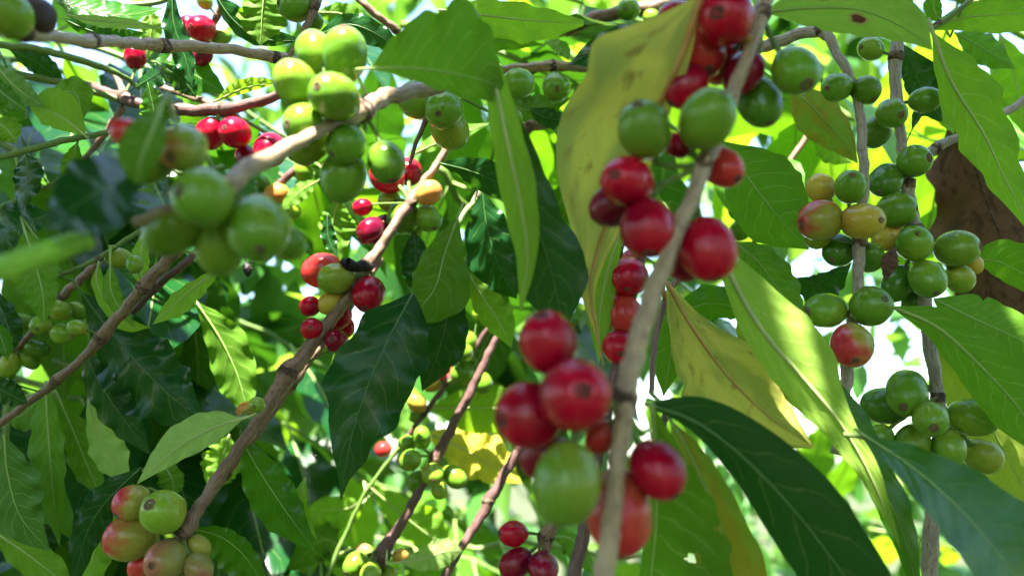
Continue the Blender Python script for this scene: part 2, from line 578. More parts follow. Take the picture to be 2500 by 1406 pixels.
def leaf_grid(fn, nu=44, nv=6, hole=None):
    """fn(t, v) -> Vector, v in -1..1"""
    verts, faces, uvs = [], [], []
    cols = 2 * nv + 1
    for i in range(nu + 1):
        t = i / nu
        for j in range(cols):
            v = j / nv - 1
            v = math.copysign(abs(v) ** 0.9, v)
            verts.append(fn(t, v))
            uvs.append((t, 0.5 + 0.5 * v))
    for i in range(nu):
        for j in range(cols - 1):
            if hole:
                t, v = (i + .5) / nu, (j + .5) / nv - 1
                if any(((t - a) / ra) ** 2 + ((v - b_) / rb) ** 2 < 1 + .9 * noise.noise(Vector((t * 70, v * 12, a))) for a, b_, ra, rb in hole):
                    continue
            a = i * cols + j
            faces.append((a, a + 1, a + cols + 1, a + cols))
    return verts, faces, uvs


SEED = [100]


def tex(o, label, cat, group=None, kind=None):
    o['label'] = label
    if cat:
        o['category'] = cat
    if group:
        o['group'] = group
    if kind:
        o['kind'] = kind
    return o


CHERRY_WORD = {'g': 'unripe green cherry', 'd': 'dark green unripe cherry', 'l': 'pale lime green cherry', 'y': 'yellow ripening cherry',
               'o': 'orange ripening cherry', 'r': 'ripe red cherry', 'k': 'overripe dark red cherry', 'c': 'coral red cherry',
               'm': 'red cherry with a yellow green flank', 'h': 'unripe yellowish green cherry', 'q': 'yellow green cherry with an orange flank', 'b': 'dried dark brown fruit', 'p': 'yellow green cherry with a pink blush'}
LEAF_WORD = {'leaf_yellow': 'blotched yellow leaf', 'leaf_gold': 'yellow leaf with brown spots', 'leaf_dead': 'dead brown leaf',
             'leaf_turning': 'green leaf turning yellow', 'leaf_patch': 'green leaf with a brown dead patch'}
VEINMAT = {'leaf_yellow': 'vein_orange', 'leaf_gold': 'vein_pale', 'leaf_dead': 'scar', 'leaf_light': 'vein_pale', 'leaf_bright': 'vein_pale', 'leaf_pale': 'vein_pale'}
SIZES = []


def leaf(parent, path, mat, face, spine, wr, wl, tilt=None, fold=0.12, wave=1.0, k=5.0, hole=None, petiole=True, label=None, res=(44, 6)):
    """spine: (x, y, distance) from base to tip; wr / wl: half widths in pixels on the right / left of the way base -> tip"""
    SEED[0] += 1
    rnd = random.Random(SEED[0])
    if tilt is None:
        tilt = rnd.choice((-1, 1)) * rnd.uniform(0.15, 0.5)
    p1, p2, p3 = (rnd.uniform(0, 6.28) for _ in range(3))
    k = k * rnd.uniform(0.85, 1.2)
    spine = [tuple(map(float, s)) for s in spine]

    def fn(t, v):
        x, y, d = cr(spine, t)
        xa, ya, _ = cr(spine, max(0, t - 0.03))
        xb, yb, _ = cr(spine, min(1, t + 0.03))
        tx, ty = xb - xa, yb - ya
        ln = math.hypot(tx, ty) or 1.0
        nx, ny = -ty / ln, tx / ln
        w = width_at(wr, t) if v >= 0 else width_at(wl, t)
        ph_ = p1 if v >= 0 else p2
        wv = math.sin(6.283 * k * t + ph_) + 0.35 * math.sin(6.283 * k * 1.9 * t + p3)
        env = min(1.0, 5 * t, 4 * (1 - t) + 0.05)
        bite = noise.noise(Vector((t * 17 + p3 * 5, 3.0 if v > 0 else 9.0, p1)))
        w2 = w * (1 + 0.068 * wave * wv * env - (0.5 * max(0.0, bite - 0.47) + 0.012 * noise.noise(Vector((t * 60, p2, v > 0)))) * env)
        sx, sy = x + nx * w2 * v, y + ny * w2 * v
        wreal = w * d / FPX
        dd = wreal * (tilt * v + fold * abs(v) ** 1.3 * 1.6)
        dd += min(wave * 0.0024 * (d / 0.3), wreal * 0.26) * env * abs(v) ** 2 * math.sin(6.283 * k * t + ph_ + 1.1)
        dd += min(0.0010, wreal * 0.05) * math.sin(9 * 6.283 * (t - .12 * abs(v) - .1 * v * v)) * abs(v) * (1 - abs(v)) * 2
        return at(sx, sy, d + dd)
    verts, faces, uvs = leaf_grid(fn, res[0], res[1], hole=hole)
    # which way do the faces look?
    c = verts[len(verts) // 2]
    tot = 0.0
    for f in faces[::7]:
        n = (verts[f[1]] - verts[f[0]]).cross(verts[f[3]] - verts[f[0]])
        tot += n.dot(CAM_POS - verts[f[0]])
    if (tot > 0) != (face == 'top'):
        faces = [f[::-1] for f in faces]
    me = mesh_from(verts, faces, uvs)
    o = link('leaf', me, mat, parent)
    if label or mat in LEAF_WORD:
        o['label'] = label or LEAF_WORD[mat]
    # midrib with its petiole, lying on the lower side
    length = sum((fn(i / 12, 0) - fn((i - 1) / 12, 0)).length for i in range(1, 13))
    r0 = min(0.0011, max(0.00045, length * 0.0095)) * (0.6 if face == 'top' else 1.0)
    pts, rad = [], []
    if petiole and path:
        b0 = fn(0, 0)
        q = min(path, key=lambda p: (p - b0).length)
        if (q - b0).length < 0.022:
            t0 = (fn(0.0, 0) - fn(0.06, 0)).normalized()
            mid = b0 + t0 * min(0.006, (q - b0).length * 0.5)
            pts += [q, (q + mid) / 2, mid]
            rad += [r0 * 1.25, r0 * 1.2, r0 * 1.1]
    for i in range(15):
        t = i / 14 * 0.985
        pts.append(fn(t, 0))
        rad.append(r0 * (1 - 0.86 * t))
    vm = VEINMAT.get(mat, 'vein_dark' if (face == 'top' and mat == 'leaf_dark') else 'vein_green')
    link('midrib', tube_mesh(pts, rad, 6), vm, o)
    return o


def branch(label, group, stems, cherries=(), leaves=(), cat='branch', name='coffee_branch'):
    """stems: list of (material, [(x, y, distance, width px), ...], [node index, ...])"""
    SEED[0] += 50
    rnd = random.Random(SEED[0])
    base = at(*stems[0][1][0][:3])
    root = bpy.data.objects.new(name, None)
    root.empty_display_size = 0.01
    COL.objects.link(root)
    tex(root, label, cat, group)
    path_all, nodes_all = [], []
    for mat, pts, nodes in stems:
        pts = [tuple(map(float, p)) for p in pts]
        nseg = max(12, 10 * (len(pts) - 1))
        path, rad = [], []
        npos = [n / (len(pts) - 1) for n in nodes]
        L = 0
        for i in range(nseg + 1):
            t = i / nseg
            x, y, d, w = cr(pts, t)
            path.append(at(x, y, d))
            rad.append(max(0.3, w * .80) * 0.5 * d / FPX)
        tl = sum((path[i] - path[i - 1]).length for i in range(1, nseg + 1)) or 1
        ph = rnd.uniform(0, 100)
        rr = []
        for i in range(nseg + 1):
            t = i / nseg
            sw = 1.0
            for q in npos:
                dist = abs(t - q) * tl
                sw += 0.22 * math.exp(-(dist / 0.0042) ** 2)
            rr.append(rad[i] * sw)

        def rf(i, k, rr=rr, path=path, ph=ph):
            return rr[i] * (1 + 0.16 * noise.noise(Vector((i * 0.9 + ph, k * 1.1, ph))) + 0.08 * noise.noise(Vector((i * 2.3 + ph, k * 2.1, ph))))
        # extra wobble off the axis, so that the shoot is not a perfect pipe
        wob = [p + Vector((noise.noise(Vector((ph, i * .35, 0))), noise.noise(Vector((ph + 9, i * .35, 0))), noise.noise(Vector((ph + 5, i * .35, 3))))) * rr[i] * 0.35 for i, p in enumerate(path)]
        link('stem', tube_mesh(wob, rf, 12), mat, root)
        for n_, q in zip(nodes, npos):
            i = min(nseg - 1, max(1, round(q * nseg)))
            p = wob[i]
            tan = (wob[i + 1] - wob[i - 1]).normalized()
            nodes_all.append(p)
            # ragged ring of old stipules round the node
            rp = [p - tan * 0.0016, p - tan * 0.0008, p, p + tan * 0.0009, p + tan * 0.0017]
            R = rr[i]
            prof_ = [0.97, 1.03, 1.07, 1.04, 0.96]
            sd = rnd.randint(0, 999)
            v, f, u = tube(rp, lambda a, b_, R=R, sd=sd: R * (prof_[a] + 0.22 * noise.noise(Vector((a * 2.1 + sd, b_ * 1.7, 0.3)))), 14)
            link('node_ring', mesh_from(v, f, u), 'scar', root)
        path_all += wob
    done = []
    kinds = [c[3] for c in cherries]
    major = max(set(kinds), key=kinds.count) if kinds else None
    for c in cherries:
        x, y, s, kind, off = c[:5]
        nav = c[5] if len(c) > 5 else None
        anchor_pool = nodes_all or path_all
        # distance of the stem beside the fruit, then in front (-) or behind (+) by fruit diameters
        p_mid = at(x, y, stems[0][1][0][2])
        best, bd = None, 1e9
        for p in path_all:
            q = RC.transposed() @ (p - CAM_POS)
            d = -q.z
            e = math.hypot(q.x / d * FPX + 1250 - x, -q.y / d * FPX + 703 - y)
            if e < bd:
                bd, best = e, d
        d = best
        D = s * d / FPX
        d += off * D
        # push along the line of sight until it no longer runs into a neighbour
        for _ in range(40):
            D = s * d / FPX
            p = at(x, y, d)
            hit = [q for q in done if (q[0] - p).length < 0.47 * (D + q[1])]
            if not hit:
                break
            d += 0.0012 if off >= 0 else -0.0012
        p = at(x, y, d)
        D = s * d / FPX
        SIZES.append((round(D * 1000, 1), x, y))
        done.append((p, D))
        a = min(anchor_pool, key=lambda q: (q - p).length)
        if nav is not None:
            zz = math.sqrt(max(0.02, 1 - nav[0] ** 2 - nav[1] ** 2))
            if len(nav) > 2:
                zz = -zz
            axis = RC @ Vector((nav[0], -nav[1], zz))
            axis.normalize()
        else:
            axis = (p - a)
            axis += Vector((rnd.uniform(-1, 1), rnd.uniform(-1, 1), rnd.uniform(-1, 1))) * axis.length * 0.25
            axis.normalize()
        li = rnd.randrange(4)
        me, nv = cherry_data(kind, li)
        o = link('cherry', me, None, root)
        xa = RC @ Vector((1, -.25, 0))
        xa = xa - axis * xa.dot(axis)
        if xa.length < .2:
            xa = axis.cross(Vector((0, 0, 1)))
        xa.normalize()
        rot = Matrix((xa, axis.cross(xa), axis)).transposed()
        if kind not in 'mqpc':
            rot = rot @ Matrix.Rotation(rnd.uniform(0, 6.28), 3, 'Z')
        mw = Matrix.Translation(p) @ rot.to_4x4() @ Matrix.Diagonal((D * rnd.uniform(.93, 1.04), D * rnd.uniform(.95, 1.05), D * rnd.uniform(.95, 1.04), 1))
        o.matrix_world = mw
        if kind != major:
            o['label'] = CHERRY_WORD[kind]
        n = link('navel', nv, None, o)
        q = rnd.uniform(.6, 1.12)
        n.scale = (q * rnd.uniform(.85, 1.1), q, 1.0)
        n.rotation_euler = (rnd.uniform(-.09, .09), rnd.uniform(-.09, .09), rnd.uniform(0, 6.28))
        # stalk, drawn in the fruit's own space
        inv = mw.inverted()
        end = inv @ a
        L = CH_LEN[li]
        s0 = Vector((0, 0, -0.47 * L))
        s1 = Vector((0, 0, -0.47 * L - min(0.35, 0.4 * (end - s0).length)))
        pts = []
        for i in range(7):
            t = i / 6
            pts.append(s0 * (1 - t) ** 2 + s1 * 2 * t * (1 - t) + end * t * t)
        link('stalk', tube_mesh(pts, [0.085, 0.07, 0.062, 0.06, 0.06, 0.065, 0.075], 7), 'stalk_green', o)
    for lf in leaves:
        args, kw = lf
        leaf(root, path_all, *args, **kw)
    return root


def F(mat, face, spine, wr, wl, **kw):
    return ((mat, face, spine, wr, wl), kw)

# ------------------------------------------------------------------ the branches, near to far
G_FRONT = 'fruiting coffee branches in the foreground'
G_MID = 'fruiting coffee branches behind the foreground'
G_LEAFY = 'leafy coffee shoots'

# tall tan branch that crosses the right of the view, nearest of all
branch('nearest tan branch, thick and blurred, with red and green cherries right of centre', G_FRONT,
    [('bark_tan', [(1885, -60, .20, 52), (1858, 40, .196, 46), (1815, 160, .19, 42), (1775, 270, .184, 46), (1722, 400, .178, 46), (1650, 570, .172, 52), (1590, 730, .167, 60), (1545, 880, .163, 66), (1526, 975, .160, 62), (1508, 1120, .158, 56), (1494, 1270, .156, 60), (1470, 1460, .154, 70)], [1, 4, 8])],
    [(1772, 42, 142, 'r', -.45, (-.45, .10)), (1712, 118, 126, 'c', .35, (.1, .9)), (1655, 48, 90, 'r', 1.4), (1676, 212, 98, 'r', 1.4), (1762, 158, 92, 'r', 1.0), (1815, 178, 96, 'k', .9), (1812, 120, 90, 'r', .9),
     (1942, 172, 118, 'g', .1, (.15, .62)), (1853, 246, 108, 'd', .75, (.2, .85)),
     (1574, 318, 138, 'h', -.35, (-.35, -.75)), (1726, 292, 134, 'h', -.75, (.3, -.70)), (1532, 446, 132, 'r', .25, (-.45, -.1)), (1508, 498, 112, 'k', 1.1), (1580, 556, 132, 'r', .15, (-.1, .85)), (1728, 608, 146, 'r', .35, (.2, .93)), (1678, 622, 110, 'k', 1.1),
     (1762, 408, 100, 'c', .8, (.5, .6)), (1652, 356, 60, 'r', 1.2),
     (1338, 836, 152, 'r', -.15, (-.2, -.9)), (1404, 964, 176, 'r', -.6, (.12, -.22)), (1294, 1014, 162, 'r', .15, (-.85, .1)), (1382, 1180, 168, 'h', -.45, (-.2, .93)), (1604, 1146, 132, 'r', .3, (.45, .65)), (1512, 1250, 158, 'c', .55, (.05, .95)), (1325, 1108, 110, 'k', .9), (1466, 1066, 80, 'c', .9)],
    [F('leaf_yellow', 'under', [(1712, -10, .186), (1668, 125, .19), (1612, 250, .20), (1540, 400, .222), (1475, 560, .235), (1440, 690, .235), (1455, 800, .235), (1475, 900, .23)], [4, 150, 215, 190, 95, 30, 8, 0], [2, 20, 36, 45, 40, 16, 4, 0], tilt=-.25, fold=.1, wave=1.3, k=3),
     F('leaf_light', 'under', [(1530, 520, .238), (1490, 640, .238), (1465, 760, .238), (1462, 890, .236)], [3, 40, 30, 0], [3, 20, 30, 0], wave=.5),
     F('leaf_mid', 'under', [(1590, 985, .185), (1600, 1130, .20), (1602, 1280, .215), (1580, 1480, .225)], [3, 10, 25, 30], [3, 80, 165, 235], tilt=.3, hole=[(.79, -.50, .020, .10), (.80, -.43, .014, .07)], res=(110, 22), wave=.5)])

# red fruit half hidden behind the nearest branch, on a thin shoot
branch('thin purple shoot with red cherries hidden behind the nearest tan branch', G_MID,
    [('bark_purple', [(1580, 560, .245, 24), (1560, 660, .242, 26), (1530, 790, .24, 28), (1490, 960, .235, 32), (1440, 1220, .23, 38), (1395, 1450, .225, 44)], [1, 2, 3])],
    [(1535, 675, 92, 'r', -.1, (-.2, .6)), (1524, 768, 88, 'c', .1), (1512, 846, 82, 'r', -.2, (-.1, .3)), (1545, 640, 60, 'r', .6)],
    [F('leaf_dark', 'top', [(1525, 590, .25), (1500, 680, .25), (1498, 760, .25), (1496, 850, .25)], [2, 16, 14, 0], [2, 6, 14, 0], petiole=False, wave=.3)])

# left foreground branch, pale tan with green fruit
branch('pale tan branch with a sunlit patch and a cluster of green cherries, upper left', G_FRONT,
    [('bark_tan', [(1130, 190, .24, 44), (1040, 218, .235, 44), (950, 236, .225, 50), (884, 268, .216, 56), (800, 312, .206, 40), (700, 362, .19, 48), (610, 412, .176, 58), (540, 460, .166, 56), (430, 505, .162, 40), (330, 545, .162, 34)], [3, 7])],
    [(842, 134, 112, 'g', -.1, (.1, -.9)), (770, 128, 100, 'g', .5), (722, 205, 108, 'l', .25, (-.3, -.6)), (818, 238, 114, 'g', -.75, (-.35, -.08)), (742, 304, 98, 'g', .5), (752, 348, 94, 'l', .9), (846, 352, 96, 'g', .1, (-.6, .55)), (944, 396, 94, 'g', -.1, (.3, .88)), (838, 430, 112, 'g', .6),
     (497, 484, 148, 'g', -.75, (-.42, -.08)), (632, 556, 152, 'g', -.45, (.3, .55)), (540, 604, 118, 'g', .55), (424, 560, 124, 'g', .4), (700, 590, 84, 'g', .9), (447, 362, 118, 'q', -.1, (0, .5)), (352, 395, 108, 'g', .1), (312, 325, 70, 'c', .6)],
    [F('leaf_mid', 'under', [(905, 168, .212), (1000, 166, .208), (1120, 182, .204), (1228, 212, .204)], [2, 26, 52, 40], [3, 115, 172, 10], tilt=.35, wave=1.1, fold=.1),
     F('leaf_light', 'under', [(1196, 138, .205), (1234, 320, .205), (1268, 480, .207), (1288, 620, .21), (1272, 760, .213)], [20, 36, 44, 30, 3], [20, 40, 44, 24, 2], tilt=.6, wave=.5, petiole=False),
     F('leaf_dark', 'top', [(1226, 205, .209), (1266, 380, .214), (1308, 540, .219), (1350, 680, .223), (1378, 815, .226)], [4, 22, 40, 90, 0], [4, 44, 66, 88, 0], tilt=-.4, wave=.5, petiole=False),
     F('leaf_dark', 'top', [(360, 410, .155), (270, 450, .145), (190, 500, .14), (110, 560, .14)], 95, 100, tilt=.95, wave=.6),
     F('leaf_mid', 'under', [(392, 265, .155), (372, 320, .15), (345, 390, .148), (330, 470, .15)], [2, 56, 60, 0], [2, 36, 40, 0], wave=.4)])

# green shoot tip nearest at the left border and the blurred fruit in the corner
branch('blurred lime green shoot tip poking in from the left border', G_LEAFY,
    [('bark_lime', [(-120, 700, .135, 84), (20, 652, .14, 80), (130, 612, .145, 74), (218, 585, .15, 60)], [])])
branch('tan twig with dark nodes and a blurred green cherry in the top left corner', G_FRONT,
    [('bark_tan', [(-40, 60, .185, 40), (60, 82, .19, 40), (140, 92, .205, 38), (225, 102, .23, 36), (310, 104, .25, 34), (398, 112, .262, 36), (520, 118, .275, 32), (668, 138, .29, 30), (780, 170, .30, 26)], [1, 3, 5, 7])],
    [(18, 36, 118, 'l', -.2), (92, 40, 86, 'b', .1)])

branch('dark purple brown branch with a cluster of dark red cherries, upper left', G_MID,
    [('bark_purple', [(200, 205, .36, 22), (300, 240, .345, 34), (400, 268, .34, 36), (540, 266, .335, 36), (660, 240, .33, 30), (760, 190, .325, 24)], [1, 3]),
     ('bark_brown', [(300, 262, .345, 24), (262, 320, .35, 20), (190, 410, .355, 16)], []),
     ('bark_brown', [(282, 180, .35, 18), (305, 235, .345, 22)], []),
     ('bark_brown', [(395, 215, .36, 20), (460, 235, .355, 20), (540, 262, .345, 22)], [])],
    [(515, 326, 74, 'r', .2), (574, 324, 76, 'r', -.5, (-.3, -.1)), (660, 366, 84, 'r', -.2, (.0, .6)), (330, 140, 52, 'r', .3), (600, 385, 50, 'k', .5)],
    [F('leaf_dark', 'top', [(330, 215, .34), (385, 180, .335), (405, 160, .33)], 32, 30), F('leaf_mid', 'top', [(370, 320, .3), (375, 270, .3), (360, 200, .3)], 40, 34),
     F('leaf_light', 'under', [(520, 250, .31), (600, 215, .31), (690, 200, .31)], 12, 24, tilt=.5)])

branch('slender green stems with small leaves crossing the left border', G_LEAFY,
    [('bark_green', [(-40, 110, .31, 20), (60, 116, .315, 22), (150, 135, .32, 22), (270, 172, .33, 18), (340, 215, .345, 14)], []),
     ('bark_green', [(-40, 160, .33, 22), (80, 188, .335, 22), (200, 215, .34, 22), (310, 250, .345, 20)], []),
     ('bark_green', [(-40, 392, .27, 20), (100, 358, .275, 20), (200, 335, .28, 18), (330, 312, .285, 12)], []),
     ('bark_green', [(-30, 520, .34, 16), (70, 478, .34, 16), (150, 440, .345, 14)], [])],
    [],
    [F('leaf_light', 'under', [(208, 332, .278), (160, 292, .28), (112, 268, .283), (72, 262, .287)], [2, 52, 58, 0], [2, 30, 36, 0], wave=.3, k=2),
     F('leaf_mid', 'under', [(120, 225, .30), (185, 230, .295), (200, 300, .29)], 40, 40),
     F('leaf_pale', 'top', [(-20, 150, .29), (40, 215, .285), (110, 262, .28)], 35, 30),
     F('leaf_mid', 'top', [(-40, 180, .24), (10, 230, .24), (70, 275, .24)], 36, 24),
     F('leaf_dark', 'top', [(20, 120, .33), (100, 160, .335), (160, 215, .34)], 28, 30),
     F('leaf_light', 'under', [(-20, 290, .33), (20, 320, .33), (40, 350, .33)], 35, 35),
     F('leaf_dark', 'top', [(60, 370, .33), (70, 430, .33), (50, 520, .33)], 38, 36),
     F('leaf_mid', 'under', [(190, 345, .29), (175, 400, .30), (150, 450, .31)], 26, 22)])

# leaves of the upper left corner
branch('leafy shoot with blue sheened leaves along the top left border', G_LEAFY,
    [('bark_green', [(120, -40, .33, 16), (240, 5, .33, 16), (360, 10, .335, 16), (470, -20, .34, 16)], []),
     ('bark_brown', [(330, 30, .37, 22), (390, -10, .37, 22), (410, -60, .37, 22)], [])],
    [],
    [F('leaf_mid', 'top', [(130, 5, .30), (210, 22, .30), (300, 38, .30), (400, 20, .30)], 30, 34, tilt=-.9),
     F('leaf_pale', 'under', [(160, 36, .285), (230, 50, .285), (310, 58, .285), (412, 72, .285)], 16, 14, tilt=.6),
     F('leaf_dark', 'top', [(150, 45, .31), (220, 75, .31), (300, 92, .31), (360, 80, .31)], 24, 30),
     F('leaf_dark', 'top', [(420, -30, .30), (425, 60, .30), (455, 150, .30), (470, 215, .30)], 32, 24),
     F('leaf_light', 'under', [(360, 20, .36), (370, 70, .36), (352, 160, .36)], 28, 26),
     F('leaf_mid', 'top', [(370, 150, .36), (450, 170, .36), (560, 235, .36)], 40, 48),
     F('leaf_dark', 'top', [(380, 150, .345), (450, 200, .345), (480, 240, .345)], 30, 26)])

branch('twig with crimson and dark cherries near the top left border', G_MID,
    [('bark_brown', [(560, -30, .35, 18), (530, 40, .355, 18), (505, 110, .36, 14)], [1, 2])],
    [(492, 70, 64, 'r', -.4, (-.3, .2)), (462, 66, 52, 'k', .3), (495, 136, 46, 'k', .2), (540, 92, 40, 'g', .4), (500, 5, 36, 'l', 0)],
    [F('leaf_dark', 'top', [(520, -20, .31), (570, 50, .31), (640, 95, .31), (745, 100, .31)], 22, 46, tilt=.4, petiole=False)])

branch('reddish twig with a small green cherry at the top, left of the fold leaf', G_MID,
    [('bark_brown', [(790, -40, .27, 22), (768, 20, .268, 24), (738, 85, .265, 20), (700, 150, .262, 14)], [1]),
     ('bark_brown', [(850, -30, .33, 22), (910, 30, .33, 22), (965, 72, .335, 20), (1010, 130, .34, 16)], [2])],
    [(722, 14, 82, 'g', .1, (-.8, .1)), (770, 55, 40, 'g', 1.2)],
    [F('leaf_mid', 'under', [(646, -20, .30), (640, 40, .30), (636, 112, .30)], 60, 66, tilt=-.3, petiole=False),
     F('leaf_dark', 'top', [(770, 90, .30), (850, 60, .30), (930, 90, .30), (985, 140, .30)], [2, 30, 30, 0], [2, 28, 26, 0]),
     F('leaf_mid', 'under', [(770, 30, .35), (850, 40, .35), (950, 110, .35)], 40, 30)])

# left brown branch
branch('brown jointed branch running down to the left border below the green cluster', G_MID,
    [('bark_brown', [(470, 570, .265, 36), (420, 625, .27, 36), (350, 700, .275, 34), (300, 762, .28, 32), (250, 822, .285, 36), (200, 875, .29, 26), (140, 928, .295, 26), (60, 990, .30, 22), (-40, 1060, .305, 22)], [2, 4, 6]),
     ('bark_purple', [(500, 600, .31, 22), (440, 652, .31, 24), (380, 700, .315, 24), (300, 790, .32, 18)], [2]),
     ('bark_green', [(345, 560, .3, 14), (240, 630, .3, 14), (130, 680, .3, 12)], [1]),
     ('bark_brown', [(240, 640, .33, 26), (200, 680, .335, 26), (150, 725, .34, 24), (100, 790, .345, 20), (40, 850, .35, 18)], [2, 3, 4])],
    [(148, 758, 50, 'l', -.6, (-.2, -.5)), (188, 758, 40, 'g', .2), (100, 794, 48, 'l', -.3), (152, 815, 52, 'l', -.4), (190, 800, 40, 'l', .3), (58, 785, 40, 'g', .4), (22, 892, 54, 'l', -.2), (72, 880, 40, 'g', .2), (28, 850, 40, 'd', .5), (90, 850, 44, 'd', .4), (290, 630, 52, 'l', .8), (330, 645, 40, 'g', .9)],
    [F('leaf_mid', 'under', [(60, 560, .29), (85, 640, .285), (105, 720, .28), (108, 795, .28)], [2, 70, 50, 0], [2, 50, 36, 0], wave=.8),
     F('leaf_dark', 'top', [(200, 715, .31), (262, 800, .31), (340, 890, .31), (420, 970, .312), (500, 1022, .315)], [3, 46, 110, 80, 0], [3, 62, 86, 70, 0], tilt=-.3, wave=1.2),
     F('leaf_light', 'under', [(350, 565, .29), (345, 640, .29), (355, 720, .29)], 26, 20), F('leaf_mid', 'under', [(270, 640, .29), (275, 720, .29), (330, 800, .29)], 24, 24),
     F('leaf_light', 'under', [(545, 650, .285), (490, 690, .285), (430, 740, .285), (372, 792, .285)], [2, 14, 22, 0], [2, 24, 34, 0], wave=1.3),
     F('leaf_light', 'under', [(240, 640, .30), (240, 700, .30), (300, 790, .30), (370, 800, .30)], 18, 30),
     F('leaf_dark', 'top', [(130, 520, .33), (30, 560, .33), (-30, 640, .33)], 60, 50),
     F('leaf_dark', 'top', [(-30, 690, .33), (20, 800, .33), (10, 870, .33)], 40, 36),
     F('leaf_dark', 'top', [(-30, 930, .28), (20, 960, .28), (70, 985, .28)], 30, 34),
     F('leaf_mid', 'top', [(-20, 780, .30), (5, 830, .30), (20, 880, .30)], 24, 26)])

# lower left leaves
branch('leafy shoot with long wavy hanging leaves, lower left', G_LEAFY,
    [('bark_green', [(130, 880, .36, 16), (200, 900, .36, 18), (280, 930, .365, 18), (360, 980, .37, 16)], []),
     ('bark_green', [(20, 960, .33, 16), (15, 1080, .33, 18), (8, 1200, .33, 16)], []),
     ('bark_green', [(610, 1012, .29, 14), (560, 1032, .285, 16), (480, 1070, .28, 16), (400, 1108, .278, 14), (348, 1150, .276, 10)], [1])],
    [(628, 988, 40, 'l', -.1, (.1, 0))],
    [F('leaf_dark', 'top', [(205, 850, .31), (240, 930, .31), (300, 1020, .31), (368, 1112, .31)], [2, 38, 44, 0], [2, 40, 46, 0], wave=1.2),
     F('leaf_mid', 'under', [(112, 930, .32), (118, 1050, .32), (128, 1180, .32), (146, 1335, .32)], [2, 46, 44, 0], [2, 34, 30, 0], wave=1.4),
     F('leaf_dark', 'under', [(10, 1060, .31), (20, 1160, .31), (50, 1260, .31), (122, 1345, .31)], [2, 30, 60, 0], [2, 70, 62, 0], wave=1.0),
     F('leaf_mid', 'under', [(150, 985, .335), (182, 1060, .335), (215, 1140, .335), (252, 1222, .335)], [2, 32, 40, 0], [2, 44, 40, 0]),
     F('leaf_pale', 'under', [(215, 960, .325), (232, 1040, .325), (268, 1110, .325), (318, 1192, .325)], [2, 22, 44, 0], [2, 40, 48, 0], wave=1.2),
     F('leaf_pale', 'under', [(592, 1022, .275), (520, 1045, .275), (430, 1095, .275), (333, 1182, .275)], [2, 44, 46, 0], [2, 34, 32, 0], tilt=.2, wave=.6),
     F('leaf_dark', 'top', [(345, 1140, .30), (262, 1220, .30), (212, 1300, .30), (180, 1420, .30)], [2, 44, 40, 10], [2, 34, 38, 12], wave=1.2),
     F('leaf_light', 'under', [(300, 1240, .315), (250, 1290, .315), (225, 1380, .315), (220, 1470, .315)], [2, 28, 30, 0], [2, 40, 38, 0]),
     F('leaf_light', 'under', [(-10, 1300, .34), (50, 1340, .34), (130, 1400, .34), (160, 1430, .34)], [10, 44, 40, 10], [10, 44, 40, 10], wave=.6),
     F('leaf_mid', 'under', [(10, 1020, .345), (60, 1010, .345), (110, 960, .345)], 40, 40),
     F('leaf_mid', 'top', [(470, 985, .335), (480, 1040, .335), (500, 1090, .335)], 40, 34),
     F('leaf_light', 'under', [(560, 1060, .36), (540, 1130, .36), (510, 1200, .36)], 50, 50), F('leaf_mid', 'under', [(390, 1120, .33), (420, 1170, .33), (425, 1215, .33)], 36, 30),
     F('leaf_mid', 'under', [(478, 735, .35), (540, 830, .35), (585, 930, .35), (606, 1025, .35)], [2, 40, 55, 0], [2, 56, 44, 0], wave=.5)])

# central diagonal branches
branch('brown diagonal branch with red, green and yellow cherries at its joint, centre left', G_MID,
    [('bark_brown', [(1100, 350, .345, 22), (1050, 425, .342, 26), (1000, 497, .338, 30), (945, 580, .333, 34), (895, 648, .328, 36), (850, 722, .322, 40), (775, 826, .316, 42), (702, 912, .31, 50), (640, 1015, .304, 40), (560, 1130, .297, 38), (490, 1230, .291, 40), (452, 1296, .287, 40), (400, 1360, .287, 26)], [2, 4, 7, 11])],
    [(786, 660, 86, 'c', .2), (820, 680, 78, 'l', -.5, (-.93, .1)), (900, 717, 82, 'r', -.35, (-.1, .72)), (808, 738, 54, 'y', .1), (757, 748, 50, 'r', .2), (762, 803, 58, 'r', -.1, (.1, -.15)), (830, 772, 58, 'r', .4), (822, 832, 60, 'k', .1, (-.1, -.2)), (843, 800, 46, 'r', .9),
     (945, 432, 84, 'r', .5), (998, 420, 68, 'r', .6), (1047, 471, 62, 'o', -.4), (985, 530, 84, 'g', .85), (1046, 532, 66, 'g', .5, (.4, .75)), (950, 490, 56, 'l', .7), (1012, 550, 50, 'l', .9), (905, 563, 66, 'k', .1, (-.6, .6)), (938, 548, 52, 'k', .6), (885, 506, 44, 'r', .9),
     (322, 1226, 84, 'm', .1, (-.5, .5)), (399, 1250, 106, 'l', -.35, (-.25, -.55)), (320, 1312, 114, 'm', .15, (-.93, .1)), (408, 1366, 100, 'p', -.3, (-.2, -.1)), (484, 1336, 58, 'm', .4), (484, 1386, 66, 'p', -.1), (345, 1380, 60, 'c', .8)],
    [F('leaf_mid', 'top', [(590, 1075, .30), (640, 1160, .30), (700, 1250, .30), (772, 1348, .30)], [2, 55, 62, 0], [2, 50, 44, 0], wave=.7),
     F('leaf_light', 'under', [(745, 1165, .305), (735, 1230, .305), (775, 1320, .303)], [2, 20, 0], [2, 16, 0]),
     F('leaf_mid', 'top', [(470, 1290, .30), (540, 1310, .30), (600, 1360, .30), (650, 1440, .30)], [2, 50, 60, 10], [2, 26, 30, 10])])
